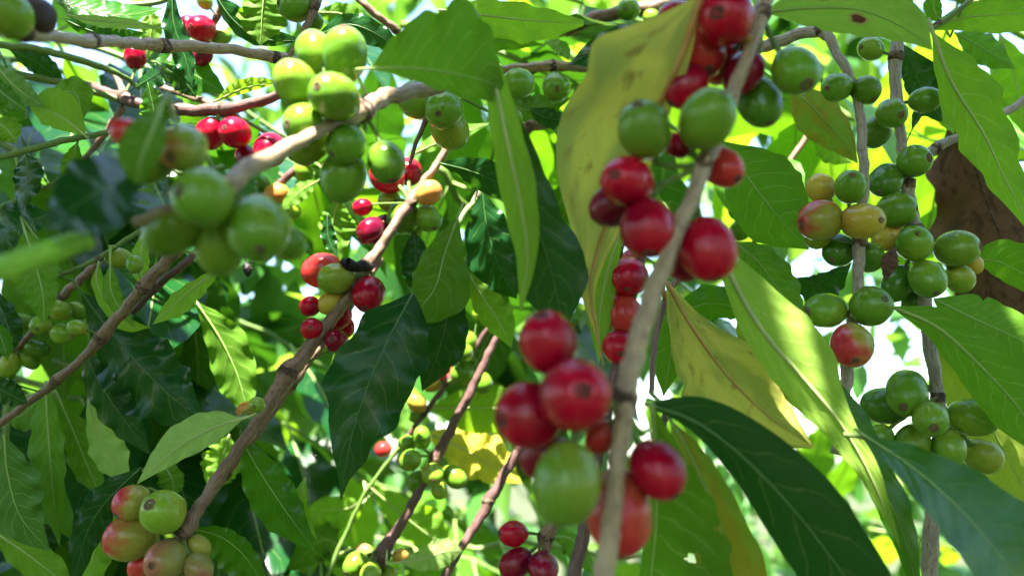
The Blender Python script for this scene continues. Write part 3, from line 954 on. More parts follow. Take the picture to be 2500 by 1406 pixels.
branch('second brown stem lying just under the centre left diagonal branch', G_MID,
    [('bark_brown', [(930, 630, .348, 22), (842, 768, .338, 24), (768, 862, .332, 26), (712, 938, .326, 28), (636, 1044, .32, 26), (552, 1156, .314, 24), (474, 1266, .308, 22), (440, 1340, .306, 20)], [3, 5])],
    [(600, 1000, 40, 'o', 1.0), (660, 990, 34, 'o', 1.1)], [])

branch('black withered fruit remnant cluster on a stub at the centre left joint', G_MID,
    [('black_scale', [(905, 652, .326, 22), (885, 650, .320, 34), (865, 652, .316, 30), (850, 644, .314, 38), (834, 642, .313, 18)], [])], [], [], 'dried stub', 'withered_stub')

# centre leaves
branch('leafy shoot with large dark glossy leaves hanging at the centre', G_LEAFY,
    [('bark_green', [(1215, 415, .35, 12), (1165, 480, .345, 16), (1120, 540, .335, 16), (1075, 620, .325, 10)], [1]),
     ('bark_green', [(1160, 560, .36, 14), (1130, 660, .36, 14), (1080, 720, .36, 12)], [])],
    [],
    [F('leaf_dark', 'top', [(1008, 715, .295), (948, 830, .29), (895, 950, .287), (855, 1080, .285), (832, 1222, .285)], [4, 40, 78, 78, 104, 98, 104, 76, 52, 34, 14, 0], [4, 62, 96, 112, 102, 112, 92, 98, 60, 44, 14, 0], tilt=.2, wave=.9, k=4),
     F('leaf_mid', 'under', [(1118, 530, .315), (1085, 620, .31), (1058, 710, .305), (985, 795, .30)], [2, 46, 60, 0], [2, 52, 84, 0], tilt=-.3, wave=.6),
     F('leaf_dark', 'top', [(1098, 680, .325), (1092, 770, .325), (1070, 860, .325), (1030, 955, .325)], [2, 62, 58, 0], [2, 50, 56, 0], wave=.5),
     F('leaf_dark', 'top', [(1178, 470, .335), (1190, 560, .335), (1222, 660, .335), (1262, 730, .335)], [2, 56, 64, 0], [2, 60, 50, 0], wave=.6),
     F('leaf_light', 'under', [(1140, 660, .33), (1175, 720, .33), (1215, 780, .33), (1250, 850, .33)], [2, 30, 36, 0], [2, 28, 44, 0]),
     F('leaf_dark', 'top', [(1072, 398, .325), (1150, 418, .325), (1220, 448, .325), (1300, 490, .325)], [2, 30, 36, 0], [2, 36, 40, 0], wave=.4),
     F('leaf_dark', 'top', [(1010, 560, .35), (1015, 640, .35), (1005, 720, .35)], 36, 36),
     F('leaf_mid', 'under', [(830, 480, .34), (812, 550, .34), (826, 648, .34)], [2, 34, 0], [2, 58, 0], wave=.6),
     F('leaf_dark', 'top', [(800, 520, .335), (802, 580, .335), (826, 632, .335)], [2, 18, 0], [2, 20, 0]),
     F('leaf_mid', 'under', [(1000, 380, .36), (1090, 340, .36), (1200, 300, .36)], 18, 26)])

# green fruit behind the folded leaf
branch('short twig with green cherries just under the folded leaf, top centre', G_MID,
    [('bark_brown', [(1130, 160, .30, 20), (1085, 215, .295, 22), (1050, 270, .295, 18), (1020, 340, .30, 14), (1000, 400, .305, 12)], [1, 2])],
    [(1085, 268, 96, 'g', -.4, (-.25, .4)), (1098, 318, 92, 'l', .1), (1022, 246, 92, 'g', .4), (1040, 180, 90, 'l', .9), (1135, 62, 80, 'g', .3, (.1, -.9)), (1265, 205, 74, 'g', .5), (1245, 290, 60, 'g', .8)], [])

branch('horizontal tan twig with a round green cherry, behind the yellow leaf', G_MID,
    [('bark_tan', [(1180, 176, .35, 26), (1260, 168, .35, 28), (1350, 162, .35, 30), (1450, 168, .35, 24), (1540, 172, .35, 18)], [2])],
    [(1358, 212, 72, 'g', -.4, (-.05, .3)), (1262, 200, 66, 'd', .5)],
    [F('leaf_dark', 'top', [(1598, 62, .33), (1520, 90, .33), (1450, 125, .33), (1388, 160, .33)], [2, 28, 26, 0], [2, 34, 40, 0], wave=.4),
     F('leaf_dark', 'top', [(1290, 265, .35), (1340, 290, .35), (1395, 290, .35)], 24, 26), F('leaf_mid', 'under', [(1230, 240, .37), (1290, 270, .37), (1400, 240, .37)], 30, 40)])
branch('thick grey brown branch with small green cherries at the top border, centre', G_MID,
    [('bark_brown', [(1380, 75, .38, 36), (1440, 50, .38, 40), (1530, 30, .38, 42), (1640, 5, .38, 44), (1720, -30, .38, 44)], [2]),
     ('bark_brown', [(1330, 85, .40, 24), (1400, 80, .40, 24), (1480, 74, .40, 22)], [])],
    [(1535, 24, 56, 'g', -.8, (-.4, .2)), (1592, 44, 40, 'g', -.3), (1600, 50, 30, 'k', .3)],
    [F('leaf_light', 'under', [(1070, 25, .31), (1180, 38, .31), (1310, 52, .31), (1425, 58, .31)], [2, 46, 52, 6], [2, 40, 36, 8], wave=1.2, tilt=.3, petiole=False),
     F('leaf_mid', 'under', [(1100, 90, .33), (1200, 100, .33), (1330, 110, .33)], 24, 28), F('leaf_light', 'under', [(1380, -60, .40), (1480, -20, .40), (1600, -10, .40)], 50, 50),
     F('leaf_pale', 'top', [(1330, 100, .36), (1370, 120, .36), (1390, 150, .36)], 16, 20)])
branch('short brown twig end crossing behind the folded leaf, beside a white gap', G_MID,
    [('bark_brown', [(1230, 318, .37, 24), (1290, 310, .37, 28), (1360, 298, .37, 26)], [1])], [], [])

# right hand branches
branch('grey branch with green, yellow and blushing cherries, left of the whitish grey branch', G_MID,
    [('bark_grey', [(1820, 130, .30, 36), (1910, 98, .295, 36), (2005, 76, .285, 32), (2042, 130, .28, 28), (2090, 225, .275, 28), (2104, 330, .272, 29), (2110, 450, .27, 30), (2100, 590, .268, 33), (2092, 720, .266, 33), (2074, 850, .264, 36), (2062, 960, .262, 40), (2048, 1110, .26, 44)], [2, 4, 7, 9])],
    [(2044, 214, 74, 'g', -.3, (-.75, .2)), (2116, 220, 68, 'g', -.2, (.25, .75)), (2003, 460, 66, 'y', .3), (2076, 457, 80, 'g', -.75, (-.25, -.5)), (2003, 538, 104, 'm', -.3, (-.93, .2)), (2104, 540, 92, 'y', -.85, (.25, .05)), (2048, 610, 78, 'd', .7, (-.6, .5)), (2122, 628, 74, 'd', .85), (1995, 580, 56, 'l', .6),
     (2016, 758, 86, 'g', -.2, (-.9, .1)), (2126, 748, 96, 'g', -.55, (.35, -.4)), (2080, 842, 102, 'm', -.75, (-.15, .6))],
    [F('leaf_patch', 'under', [(1872, 30, .235), (1980, 20, .235), (2100, 25, .235), (2210, 70, .235), (2278, 125, .235)], [4, 48, 64, 36, 0], [4, 70, 90, 62, 0], tilt=.3, wave=.5, petiole=False),
     F('leaf_turning', 'under', [(1925, 205, .31), (1985, 265, .31), (2045, 330, .31), (2095, 400, .31)], [2, 60, 46, 0], [2, 48, 40, 0], wave=.5),
     F('leaf_light', 'under', [(1990, 320, .34), (2030, 360, .34), (2080, 400, .34)], 40, 36)])
branch('whitish grey branch with clusters of green cherries near the right border', G_MID,
    [('bark_grey', [(2225, -60, .30, 36), (2208, 30, .298, 36), (2186, 140, .295, 36), (2190, 260, .292, 32), (2202, 350, .29, 30), (2214, 450, .288, 34), (2236, 560, .284, 34), (2256, 720, .28, 40), (2272, 850, .277, 42), (2290, 970, .274, 34), (2290, 1090, .274, 40), (2276, 1260, .276, 46), (2268, 1460, .278, 48)], [2, 3, 5, 6, 9])],
    [(2126, 120, 56, 'l', -.1, (-.85, 0)), (2176, 278, 72, 'g', -.75, (.15, .35)), (2258, 245, 64, 'g', -.1, (.85, 0)), (2138, 322, 74, 'd', .6), (2232, 394, 78, 'g', -.65, (.4, 0)), (2164, 440, 78, 'd', -.2, (-.6, .6)), (2188, 513, 84, 'g', -.4, (.75, 0)), (2168, 578, 70, 'y', .2), (2232, 595, 86, 'g', -.75, (-.3, -.45)), (2336, 607, 92, 'l', -.3, (.75, 0)), (2264, 680, 88, 'g', -.75, (.05, .72)), (2342, 680, 66, 'l', .3), (2372, 645, 50, 'y', .7), (2192, 692, 78, 'd', .2), (2232, 740, 60, 'd', .7),
     (2214, 958, 102, 'g', -.2, (-.5, .5)), (2162, 990, 92, 'd', .4), (2272, 1022, 84, 'g', -.9, (-.3, .4)), (2376, 1018, 94, 'g', -.1, (.9, 0)), (2226, 1086, 90, 'g', .1), (2316, 1092, 80, 'g', -.2), (2400, 1112, 90, 'l', .4), (2148, 1068, 64, 'g', .4)],
    [F('leaf_dead', 'under', [(2185, 605, .26), (2170, 640, .258), (2160, 690, .26)], [4, 20, 0], [4, 24, 0], wave=1.5, label='curled dead brown leaf scrap'),
     F('leaf_mid', 'under', [(2180, 750, .255), (2290, 800, .253), (2400, 900, .25), (2490, 1000, .25), (2560, 1120, .25)], [3, 34, 62, 70, 10], [3, 50, 76, 66, 10], tilt=.3, wave=.4),
     F('leaf_mid', 'under', [(2280, 730, .30), (2360, 770, .30), (2450, 810, .30), (2560, 860, .30)], [3, 70, 100, 80], [3, 56, 60, 40], tilt=-.2, wave=.4),
     F('leaf_olive', 'under', [(2280, 760, .32), (2350, 900, .32), (2430, 1060, .32), (2520, 1230, .32)], [3, 60, 80, 40], [3, 130, 150, 80], tilt=.2, wave=.5),
     F('leaf_mid', 'under', [(2372, 635, .31), (2440, 640, .31), (2560, 700, .31)], [2, 36, 40], [2, 58, 70], wave=.4),
     F('leaf_dark', 'top', [(2205, 110, .315), (2235, 180, .315), (2262, 240, .315), (2302, 298, .315)], [2, 36, 30, 0], [2, 52, 36, 0], wave=.5),
     F('leaf_dark', 'top', [(2225, 320, .30), (2250, 270, .30), (2300, 300, .30)], 14, 14)])
branch('grey twig slanting up to the right border across a dead brown leaf', G_MID,
    [('bark_grey', [(2230, 415, .32, 22), (2285, 362, .32, 30), (2330, 340, .32, 26), (2410, 300, .322, 24), (2540, 220, .325, 24)], [1])], [],
    [F('leaf_dead', 'under', [(2345, 290, .37), (2380, 400, .37), (2420, 520, .37), (2480, 660, .37), (2540, 780, .37)], [30, 110, 150, 170, 150], [40, 66, 110, 130, 60], wave=2.2, tilt=.15, fold=.3, k=3, label='large dead brown leaf')])
branch('leafy shoot with light green wavy leaves in the top right corner', G_LEAFY,
    [('bark_green', [(2230, 92, .285, 12), (2290, 62, .285, 16), (2360, 10, .285, 16), (2420, -50, .285, 16)], [1])],
    [],
    [F('leaf_light', 'under', [(2278, 82, .275), (2325, 205, .275), (2398, 320, .274), (2450, 430, .272), (2520, 560, .27)], [3, 40, 66, 44, 10], [3, 88, 76, 52, 10], tilt=.25, wave=1.4, k=4),
     F('leaf_light', 'under', [(2270, 72, .29), (2350, 45, .29), (2450, 36, .29), (2580, 34, .29)], [3, 32, 46, 30], [3, 30, 44, 30], tilt=.3, wave=.4),
     F('leaf_mid', 'under', [(2300, 58, .30), (2280, 20, .30), (2290, -40, .30)], 20, 26),
     F('leaf_mid', 'under', [(2330, 80, .33), (2400, 120, .33), (2480, 170, .33)], 40, 40),
     F('leaf_light', 'under', [(2290, 130, .34), (2290, 240, .34), (2330, 330, .34)], 36, 40),
     F('leaf_light', 'under', [(2440, 80, .36), (2480, 200, .36), (2500, 330, .36)], 60, 50)])

# leaves behind the nearest branch, lower right
branch('leafy shoot with sunlit, yellow and large black green leaves, lower right', G_LEAFY,
    [('bark_brown', [(1700, 520, .27, 20), (1720, 640, .265, 22), (1640, 700, .262, 20), (1600, 830, .25, 20), (1590, 960, .235, 18)], [1]),
     ('bark_purple', [(1690, 960, .30, 16), (1630, 1010, .30, 22), (1610, 1060, .30, 26)], [])],
    [],
    [F('leaf_bright', 'under', [(1742, 590, .246), (1850, 790, .24), (1950, 910, .235), (2050, 1030, .232), (2125, 1160, .23), (2200, 1340, .23)], [10, 44, 60, 50, 26, 0], [14, 96, 100, 34, 26, 0], tilt=.3, wave=.4),
     F('leaf_yellow', 'under', [(1628, 690, .25), (1690, 800, .25), (1770, 910, .25), (1870, 1010, .25), (1990, 1095, .25)], [3, 62, 120, 90, 0], [3, 40, 92, 66, 0], tilt=-.2, wave=.4),
     F('leaf_dark', 'top', [(1575, 985, .205), (1700, 1030, .205), (1830, 1130, .205), (1960, 1270, .205), (2080, 1430, .205), (2160, 1540, .205)], [3, 26, 55, 86, 100, 70], [3, 66, 96, 110, 100, 60], tilt=.18, wave=.3, k=2, petiole=True),
     F('leaf_turning', 'under', [(1640, 1030, .222), (1690, 1120, .222), (1742, 1240, .222), (1792, 1420, .222), (1800, 1500, .222)], [3, 50, 80, 70, 10], [3, 36, 58, 84, 40], tilt=.2, wave=.4),
     F('leaf_mid', 'top', [(2045, 930, .245), (2085, 1030, .243), (2140, 1160, .24), (2200, 1290, .238), (2240, 1440, .236)], [3, 30, 36, 34, 10], [3, 36, 44, 36, 10], wave=.7),
     F('leaf_mid', 'under', [(1760, 345, .30), (1830, 440, .30), (1900, 530, .30), (1975, 610, .30)], [2, 70, 84, 0], [2, 100, 92, 0], tilt=.2, wave=.4),
     F('leaf_mid', 'under', [(1790, 590, .29), (1850, 640, .29), (1910, 720, .29), (1965, 790, .29)], [2, 50, 50, 0], [2, 48, 50, 0]),
     F('leaf_dark', 'top', [(1940, 680, .31), (2000, 690, .31), (2080, 640, .31)], [2, 60, 0], [2, 22, 0]),
     F('leaf_mid', 'under', [(1610, 730, .28), (1640, 830, .28), (1620, 970, .28)], 60, 44, wave=.4),
     F('leaf_mid', 'top', [(1640, 770, .27), (1740, 740, .27), (1850, 770, .27)], 40, 46),
     F('leaf_olive', 'under', [(1790, 700, .32), (1870, 860, .32), (1960, 1010, .32)], 50, 60)])
branch('large glossy leaf with blue sky sheen on a short twig, bottom right corner', G_LEAFY,
    [('bark_green', [(2060, 1060, .222, 16), (2110, 1068, .22, 14), (2135, 1080, .218, 10)], [])], [],
    [F('leaf_mid', 'top', [(2110, 1062, .215), (2240, 1150, .21), (2360, 1260, .205), (2460, 1380, .2), (2540, 1500, .2)], [4, 46, 72, 80, 60], [4, 60, 110, 140, 120], tilt=-1.0, fold=-.1, wave=.5)])

branch('dim twig with small green cherries between the nearest branch and the grey branches', G_MID,
    [('bark_brown', [(2060, 200, .42, 18), (1985, 310, .42, 18), (1900, 440, .42, 18), (1850, 520, .42, 18), (1840, 600, .42, 16)], [3])],
    [(1810, 512, 58, 'g', -.2), (1808, 562, 54, 'g', .2), (1900, 576, 56, 'd', 0, (0, .6)), (1855, 470, 44, 'd', .4)], [])

# lower centre
branch('purple brown twig with a bunch of small green cherries, lower centre', G_MID,
    [('bark_purple', [(1240, 780, .385, 20), (1205, 840, .383, 22), (1165, 920, .38, 26), (1120, 1010, .378, 28), (1066, 1118, .375, 32), (1020, 1205, .373, 28), (975, 1285, .372, 30), (935, 1350, .37, 42), (900, 1430, .37, 20)], [4, 7])],
    [(1030, 1068, 48, 'g', -.4, (0, -.8)), (1000, 1122, 52, 'g', -.6, (-.8, .15)), (994, 1082, 42, 'g', .2), (1056, 1157, 56, 'l', -.7, (.1, .3)), (1109, 1163, 52, 'g', -.2, (.75, .5)), (1018, 1174, 48, 'g', .2), (1073, 1196, 42, 'l', .3),
     (868, 1376, 58, 'g', -.3, (-.6, .5)), (905, 1398, 52, 'g', -.1), (978, 1356, 36, 'o', .4), (890, 1345, 40, 'p', .6), (950, 1400, 40, 'g', .4)],
    [F('leaf_pale', 'under', [(975, 1372, .36), (1030, 1365, .36), (1090, 1345, .36), (1130, 1345, .36)], [2, 30, 36, 0], [2, 26, 34, 0])])
branch('purple twig with a swollen joint rising right of the small green bunch, lower centre', G_MID,
    [('bark_purple', [(1300, 1040, .375, 30), (1258, 1112, .375, 28), (1195, 1222, .37, 32), (1140, 1315, .366, 26), (1060, 1450, .36, 26)], [2])], [], [])
branch('thin twig with pale and green cherries dangling behind the dark central leaf', G_MID,
    [('bark_purple', [(1200, 790, .42, 14), (1150, 860, .42, 16), (1090, 935, .42, 16), (1040, 1005, .42, 16), (980, 1085, .42, 14)], [1, 2, 3, 4]),
     ('bark_green', [(980, 1085, .42, 12), (900, 1190, .42, 12), (850, 1290, .42, 14), (790, 1430, .42, 16)], [])],
    [(1142, 834, 50, 'g', .1), (1130, 862, 50, 'g', -.6), (1176, 934, 52, 'g', -.3, (.1, .7)), (1128, 912, 52, 'g', -.4), (1018, 984, 46, 'y', -.3), (1014, 1016, 32, 'g', .2), (936, 1096, 38, 'c', .3), (1092, 916, 44, 'c', .7), (1166, 766, 26, 'g', .5), (1055, 940, 34, 'y', .4)],
    [F('leaf_light', 'under', [(1050, 995, .43), (1130, 994, .43), (1210, 996, .43), (1300, 1000, .43)], [2, 56, 60, 20], [2, 44, 56, 20], wave=.4),
     F('leaf_gold', 'under', [(1040, 1055, .44), (1110, 1085, .44), (1190, 1130, .44), (1275, 1180, .44)], [2, 46, 50, 0], [2, 46, 66, 0], wave=1.2),
     F('leaf_light', 'under', [(905, 1190, .43), (970, 1245, .43), (1040, 1300, .43), (1120, 1350, .43)], [2, 36, 40, 0], [2, 44, 60, 0], tilt=.4),
     F('leaf_light', 'under', [(890, 1215, .44), (850, 1240, .44), (780, 1250, .44), (740, 1300, .44)], 34, 44),
     F('leaf_mid', 'under', [(830, 1330, .44), (780, 1320, .44), (700, 1400, .44)], 50, 50)])
branch('brown knot with three wine red cherries at the bottom border, centre', G_MID,
    [('bark_brown', [(1420, 1150, .33, 22), (1370, 1240, .33, 26), (1335, 1312, .33, 40), (1310, 1440, .33, 22)], [2])],
    [(1254, 1302, 66, 'r', -.1), (1260, 1374, 70, 'k', -.1), (1326, 1386, 78, 'k', -.8, (.1, .5))],
    [F('leaf_mid', 'under', [(1350, 1310, .335), (1400, 1320, .335), (1470, 1420, .335)], 40, 16)])
branch('dim branch with an orange cherry and small green ones, left of the sunlit patch', G_MID,
    [('bark_purple', [(790, 370, .40, 20), (730, 410, .40, 22), (660, 470, .40, 24), (600, 540, .40, 22)], [1, 2])],
    [(676, 474, 56, 'o', -.2), (740, 420, 44, 'g', .2), (640, 450, 40, 'd', .3), (715, 515, 40, 'l', .6), (416, 782, 38, 'c', 0)],
    [F('leaf_mid', 'under', [(780, 440, .39), (730, 470, .39), (680, 520, .39)], 20, 22)])
branch('tiny dried black bud dangling below the blurred green cluster', None,
    [('dead_black', [(598, 625, .33, 5), (600, 640, .33, 5), (602, 645, .33, 18), (604, 658, .33, 26), (606, 670, .33, 16), (606, 674, .33, 4)], [])], [], [], 'bud', 'dried_bud')

# ------------------------------------------------------------------ leafy twigs further back
def leaf_template(seed, mat):
    """a leaf one unit long along +Y, upper side +Z, with a raised midrib below"""
    rnd = random.Random(seed)
    p1, p2 = rnd.uniform(0, 6.28), rnd.uniform(0, 6.28)
    k = rnd.uniform(3.5, 5.5)
    droop, fold, wid = rnd.uniform(.05, .32), rnd.uniform(-.15, .25), rnd.uniform(.18, .235)
    bend = rnd.uniform(-.12, .12)

    def fn(t, v):
        w = wid * prof(t)
        ph = p1 if v > 0 else p2
        wv = math.sin(6.28 * k * t + ph)
        env = min(1, 5 * t, 4 * (1 - t))
        x = w * v * (1 + .06 * wv * env) + bend * t * t
        z = -droop * t * t + fold * w * abs(v) + .02 * env * v * v * math.sin(6.28 * k * t + ph + 1.2)
        return Vector((x, t * (1 - .25 * droop * t), z))
    v, f, u = leaf_grid(fn, 18, 4)
    f = [q for q in f]
    n = (v[f[40][1]] - v[f[40][0]]).cross(v[f[40][3]] - v[f[40][0]])
    if n.z < 0:
        f = [q[::-1] for q in f]
    nf = len(f)
    path = [fn(i / 8, 0) + Vector((0, 0, -.002)) for i in range(9)]
    tv, tf, tu = tube([Vector((0, -.09, .012))] + path, [.010] + [.009 * (1 - .85 * i / 8) for i in range(9)], 5)
    off = len(v)
    f += [tuple(a + off for a in q) for q in tf]
    me = mesh_from(v + tv, f, u + [(0, 0)] * len(tv))
    me.materials.append(MATS[mat])
    me.materials.append(MATS['vein_green'])
    for i, p in enumerate(me.polygons):
        if i >= nf:
            p.material_index = 1
    return me


TEMPL = {}


def templ(mat, i):
    if (mat, i) not in TEMPL:
        TEMPL[(mat, i)] = leaf_template(i * 13 + 5, mat)
    return TEMPL[(mat, i)]


def twig(label, x, y, d, ang, length, npairs, mats, size=.115, dz=0.0, bark='bark_green', seed=0):
    """a leafy twig starting at a pixel and distance, running off at an angle (0 = right, 90 = down in the view)"""
    rnd = random.Random(seed * 31 + 7)
    p0 = at(x, y, d)
    a = math.radians(ang)
    dirn = (RC @ Vector((math.cos(a), -math.sin(a), -dz))).normalized()
    root = bpy.data.objects.new('coffee_twig', None)
    root.empty_display_size = .01
    COL.objects.link(root)
    tex(root, label, 'twig', 'leafy coffee twigs further back')
    pts = []
    for i in range(13):
        t = i / 12
        p = p0 + dirn * length * t + Vector((0, 0, -.18 * length * t * t))
        p += Vector((noise.noise(Vector((seed, i * .5, 0))), noise.noise(Vector((seed + 4, i * .5, 0))), noise.noise(Vector((seed + 8, i * .5, 0))))) * .006
        pts.append(p)
    link('stem', tube_mesh(pts, [.0024 * (1 - .55 * i / 12) for i in range(13)], 7), bark, root)
    for j in range(npairs):
        t = (j + .6) / npairs
        i = min(11, int(t * 12))
        p = pts[i]
        tan = (pts[i + 1] - pts[i]).normalized()
        up = Vector((0, 0, 1))
        side = tan.cross(up)
        if side.length < .1:
            side = Vector((1, 0, 0))
        side.normalize()
        for s in (-1, 1):
            if rnd.random() < .08:
                continue
            out = (side * s * rnd.uniform(.7, 1.1) + tan * rnd.uniform(.2, .7) + Vector((0, 0, rnd.uniform(-.9, .05)))).normalized()
            nrm = (up + Vector((rnd.uniform(-.5, .5), rnd.uniform(-.5, .5), 0))).normalized()
            xax = out.cross(nrm).normalized()
            nrm = xax.cross(out)
            sc = size * rnd.uniform(.75, 1.2)
            rot = Matrix((xax, out, nrm)).transposed().to_4x4()
            o = link('leaf', templ(rnd.choice(mats), rnd.randrange(6)), None, root)
            o.matrix_world = Matrix.Translation(p + out * sc * .09) @ rot @ Matrix.Scale(sc, 4)
    return root


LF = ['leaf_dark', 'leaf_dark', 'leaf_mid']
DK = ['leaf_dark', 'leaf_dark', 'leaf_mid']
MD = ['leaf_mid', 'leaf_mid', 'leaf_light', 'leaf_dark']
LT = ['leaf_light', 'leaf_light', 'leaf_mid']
TW = [
    ('dark leafy twig behind the jointed tan twig, top left', -60, 120, .52, 10, .16, 4, DK),
    ('dark leafy twig behind the heart shaped light leaf, left', -80, 260, .5, 8, .16, 4, DK),
    ('dark leafy twig below the slender green stems, left border', -60, 430, .5, 5, .15, 4, DK),
    ('dark leafy twig behind the brown jointed branch, left border', -60, 900, .5, 10, .14, 3, DK),
    ('dark leafy twig low in the corner under the wavy leaves', -60, 1150, .48, 12, .14, 3, DK),
    ('shaded leafy twig behind the two brown diagonal stems', 380, 900, .62, 20, .18, 4, MD),
    ('shaded leafy twig behind the dark wavy leaf, left of centre', 120, 620, .60, 15, .22, 4, DK),
    ('shaded leafy twig far behind the dark red cherry cluster', 180, 200, .64, 12, .22, 4, DK),
    ('leafy twig low behind the thin green stem, bottom centre', 820, 1300, .75, 5, .22, 4, MD),
    ('sunlit leafy twig low in the gap left of the small green bunch', 700, 1130, .85, 10, .22, 4, LT),
    ('dim leafy twig in the upper left behind the dark purple branch', 60, 60, .46, 15, .20, 4, DK),
    ('dim leafy twig below the dark red cherry cluster', 260, 430, .46, -10, .14, 3, DK),
    ('dark leafy twig behind the slender green stems', -60, 330, .42, 20, .12, 3, DK),
    ('dark leafy twig behind the blurred green leaf, left', -80, 540, .44, 5, .11, 3, DK),
    ('dark leafy twig behind the small lime cherries at the left border', -80, 740, .44, 10, .12, 3, DK),
    ('leafy twig behind the brown jointed branch', 250, 760, .48, 40, .12, 3, MD),
    ('leafy twig behind the wavy hanging leaves, lower left', 60, 1000, .46, 40, .18, 4, MD),
    ('leafy twig in the bottom left corner behind the veined leaf', 40, 1300, .46, -5, .20, 4, MD),
    ('leafy twig behind the blushing cherries, bottom left', 380, 1330, .46, -10, .12, 3, DK),
    ('leafy twig at the bottom border left of the thin green stem', 560, 1400, .6, -10, .16, 3, LT),
    ('leafy twig at the top border left of the folded leaf', 640, -20, .48, 15, .22, 4, DK),
    ('leafy twig right behind the folded leaf', 980, 60, .46, 15, .22, 4, MD),
    ('leafy twig behind the orange cherry, centre', 1060, 400, .46, 50, .09, 3, DK),
    ('leafy twig behind the yellow leaf of the nearest branch', 1380, 120, .44, 70, .12, 3, DK),
    ('leafy twig at the top border behind the thick grey brown branch', 1180, -60, .50, 8, .26, 5, LT),
    ('leafy twig behind the grey branches, upper right', 1850, 150, .46, 25, .14, 3, LT),
    ('leafy twig behind the dead brown leaf, right', 2260, 220, .50, 20, .20, 4, LT),
    ('leafy twig at the right border behind the olive leaf', 2330, 820, .50, 30, .14, 3, MD),
    ('leafy twig at the bottom border right of the swollen joint', 1120, 1330, .58, -5, .18, 3, LT),
    ('leafy twig in the top right corner behind the light wavy leaves', 2280, -20, .44, 20, .20, 4, LT),
    ('leafy twig far behind the lower green cluster, right', 1980, 980, .80, 35, .20, 4, MD),
    ('leafy twig far behind the stem at the bottom right', 2120, 1290, .80, 5, .16, 3, LT),
]
for i, (lab, x, y, d, ang, ln, n, ms) in enumerate(TW):
    twig(lab, x, y, d, ang, ln, n, ms, seed=sum(map(ord, lab)) % 997, dz=random.Random(i).uniform(-.15, .35))


# ------------------------------------------------------------------ masses of foliage nobody could count
def leaf_mass(name, label, spots, mats, seed):
    """spots: (point, size, direction, normal); one mesh of many small folded leaves"""
    rnd = random.Random(seed)
    verts, faces, uvs, mi = [], [], [], []
    keys = [(0, .02), (.25, .75), (.5, 1.0), (.75, .68), (1, 0)]
    for p, s, out, nrm in spots:
        x = out.cross(nrm).normalized()
        nrm = x.cross(out)
        b = len(verts)
        dr = rnd.uniform(.05, .35)
        w = s * rnd.uniform(.18, .25)
        m = rnd.randrange(len(mats))
        for t, q in keys:
            c = p + out * s * t - nrm * s * dr * t * t
            for v in (-1, 0, 1):
                verts.append(c + x * w * q * v + nrm * w * .25 * abs(v) * q)
                uvs.append((t, .5 + .5 * v))
        for i in range(4):
            for j in range(2):
                a = b + i * 3 + j
                faces.append((a, a + 1, a + 4, a + 3))
                mi.append(m)
    me = mesh_from(verts, faces, uvs)
    for m in mats:
        me.materials.append(MATS[m])
    me.polygons.foreach_set('material_index', mi)
    o = link(name, me, None)
    tex(o, label, 'foliage', None, 'stuff')
    return o


def rand_leaf(rnd, p, size):
    out = Vector((rnd.gauss(0, 1), rnd.gauss(0, 1), rnd.gauss(-.5, .7)))
    if out.length < .1:
        out = Vector((1, 0, 0))
    out.normalize()
    nrm = Vector((rnd.gauss(0, .55), rnd.gauss(0, .55), 1)).normalized()
    if abs(out.dot(nrm)) > .97:
        nrm = Vector((1, 0, 0))
    return (p, size * rnd.uniform(.7, 1.25), out, nrm)


# unseen crown added overhead to shade the branches, with gaps cut for sun flecks
FLECKS = [((722, 165, .205), .020), ((845, 85, .205), .014), ((690, 366, .192), .018), ((640, 395, .187), .016), ((1850, 690, .24), .006), ((1900, 740, .239), .007), ((1945, 785, .237), .008), ((1990, 840, .236), .008), ((2025, 890, .235), .007), ((2440, 930, .25), .008),
          ((2450, 1390, .2), .010), ((605, 720, .45), .02), ((600, 480, .6), .05),
          ((1000, 1270, .43), .05), ((1160, 1000, .43), .04), ((1170, 1110, .44), .04), ((860, 1250, .44), .05), ((1080, 1340, .40), .03), ((700, 1380, .44), .04), ((540, 1120, .36), .02), ((2050, 360, .34), .02), ((180, 130, .45), .05), ((1120, 50, .31), .012), ((800, 540, .34), .015), ((2480, 1150, .32), .015)]
FLECKS = [(at(*p), r) for p, r in FLECKS]
rnd = random.Random(5)
spots = []
centre = at(1250, 703, .34)
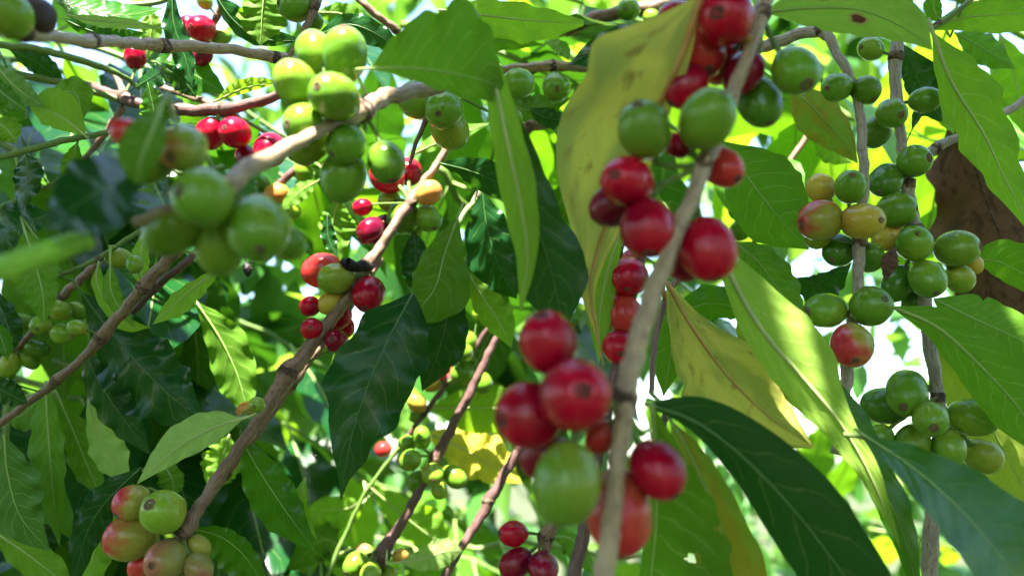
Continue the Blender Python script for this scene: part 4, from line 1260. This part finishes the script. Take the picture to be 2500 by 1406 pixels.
while len(spots) < 5200:
    h = rnd.uniform(.36, .95)
    ox = rnd.uniform(-.75, .65)
    oy = rnd.uniform(-.50, .75)
    if oy > .02 + .9 * max(0, -.04 - ox):                  # the shade reaches further back on the left
        continue
    q = centre + SUN_DIR * h + Vector((ox, oy, 0))
    s = rand_leaf(rnd, q, .12)
    pts = [s[0] + s[2] * s[1] * k for k in (.05, .2, .35, .5, .65, .8, .95)]
    if any(((m - f) - SUN_DIR * (m - f).dot(SUN_DIR)).length < r * .6 + .012 for f, r in FLECKS for m in pts):
        spots.append(None)
        continue
    spots.append(s)
spots = [s for s in spots if s]
leaf_mass('added_shade_crown', 'unseen crown of coffee leaves added overhead to shade the branches', spots, ['mass_dark', 'mass_mid'], 3)

# unseen shrubs added round the photographer to keep out the low sky
rnd = random.Random(21)
spots = []
while len(spots) < 9500:
    az = rnd.uniform(math.radians(38), math.radians(322))
    r = rnd.uniform(.9, 2.2)
    p = Vector((math.sin(az) * r, math.cos(az) * r, rnd.uniform(.1, 3.3)))
    if p.z > 2.1 and not math.radians(110) < az < math.radians(235):
        continue                                          # kept low at the sides so sky light comes in from there
    if noise.noise(p * 1.5 + Vector((3, 0, 7))) < -.18:
        continue
    s = rand_leaf(rnd, p, .13)
    if any(((p - f) - SUN_DIR * (p - f).dot(SUN_DIR)).length < r_ + .08 and (p - f).dot(SUN_DIR) > 0 for f, r_ in FLECKS):
        continue
    spots.append(s)
leaf_mass('added_shade_shrubs', 'unseen coffee shrubs added round the viewpoint to block low sky', spots, ['mass_dark', 'mass_dark', 'mass_mid'], 6)

# sunlit shrubs and trees behind
rnd = random.Random(11)
spots = []
for _ in range(24000):
    d = .85 + 4.6 * rnd.random() ** 1.5
    x, y = rnd.uniform(-500, 3000), rnd.uniform(-500, 1900)
    p = at(x, y, d)
    if p.z < .15:
        continue
    dens = noise.noise(p * 1.3) + .6 * noise.noise(p * 4.5 + Vector((9, 3, 1)))
    if dens < .28 - .10 * max(0, p.z - 1.75) - .55 * max(0, 1.62 - p.z):
        continue
    spots.append(rand_leaf(rnd, p, .10 if d < 2 else .16))
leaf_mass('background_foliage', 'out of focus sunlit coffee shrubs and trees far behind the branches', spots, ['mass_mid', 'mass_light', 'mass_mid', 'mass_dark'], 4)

# ground
me = mesh_from([(-60, -60, 0), (60, -60, 0), (60, 60, 0), (-60, 60, 0)], [(0, 1, 2, 3)], None, False)
g = link('ground', me, 'soil')
g['kind'] = 'structure'
g['label'] = 'bare brown soil of the coffee grove'
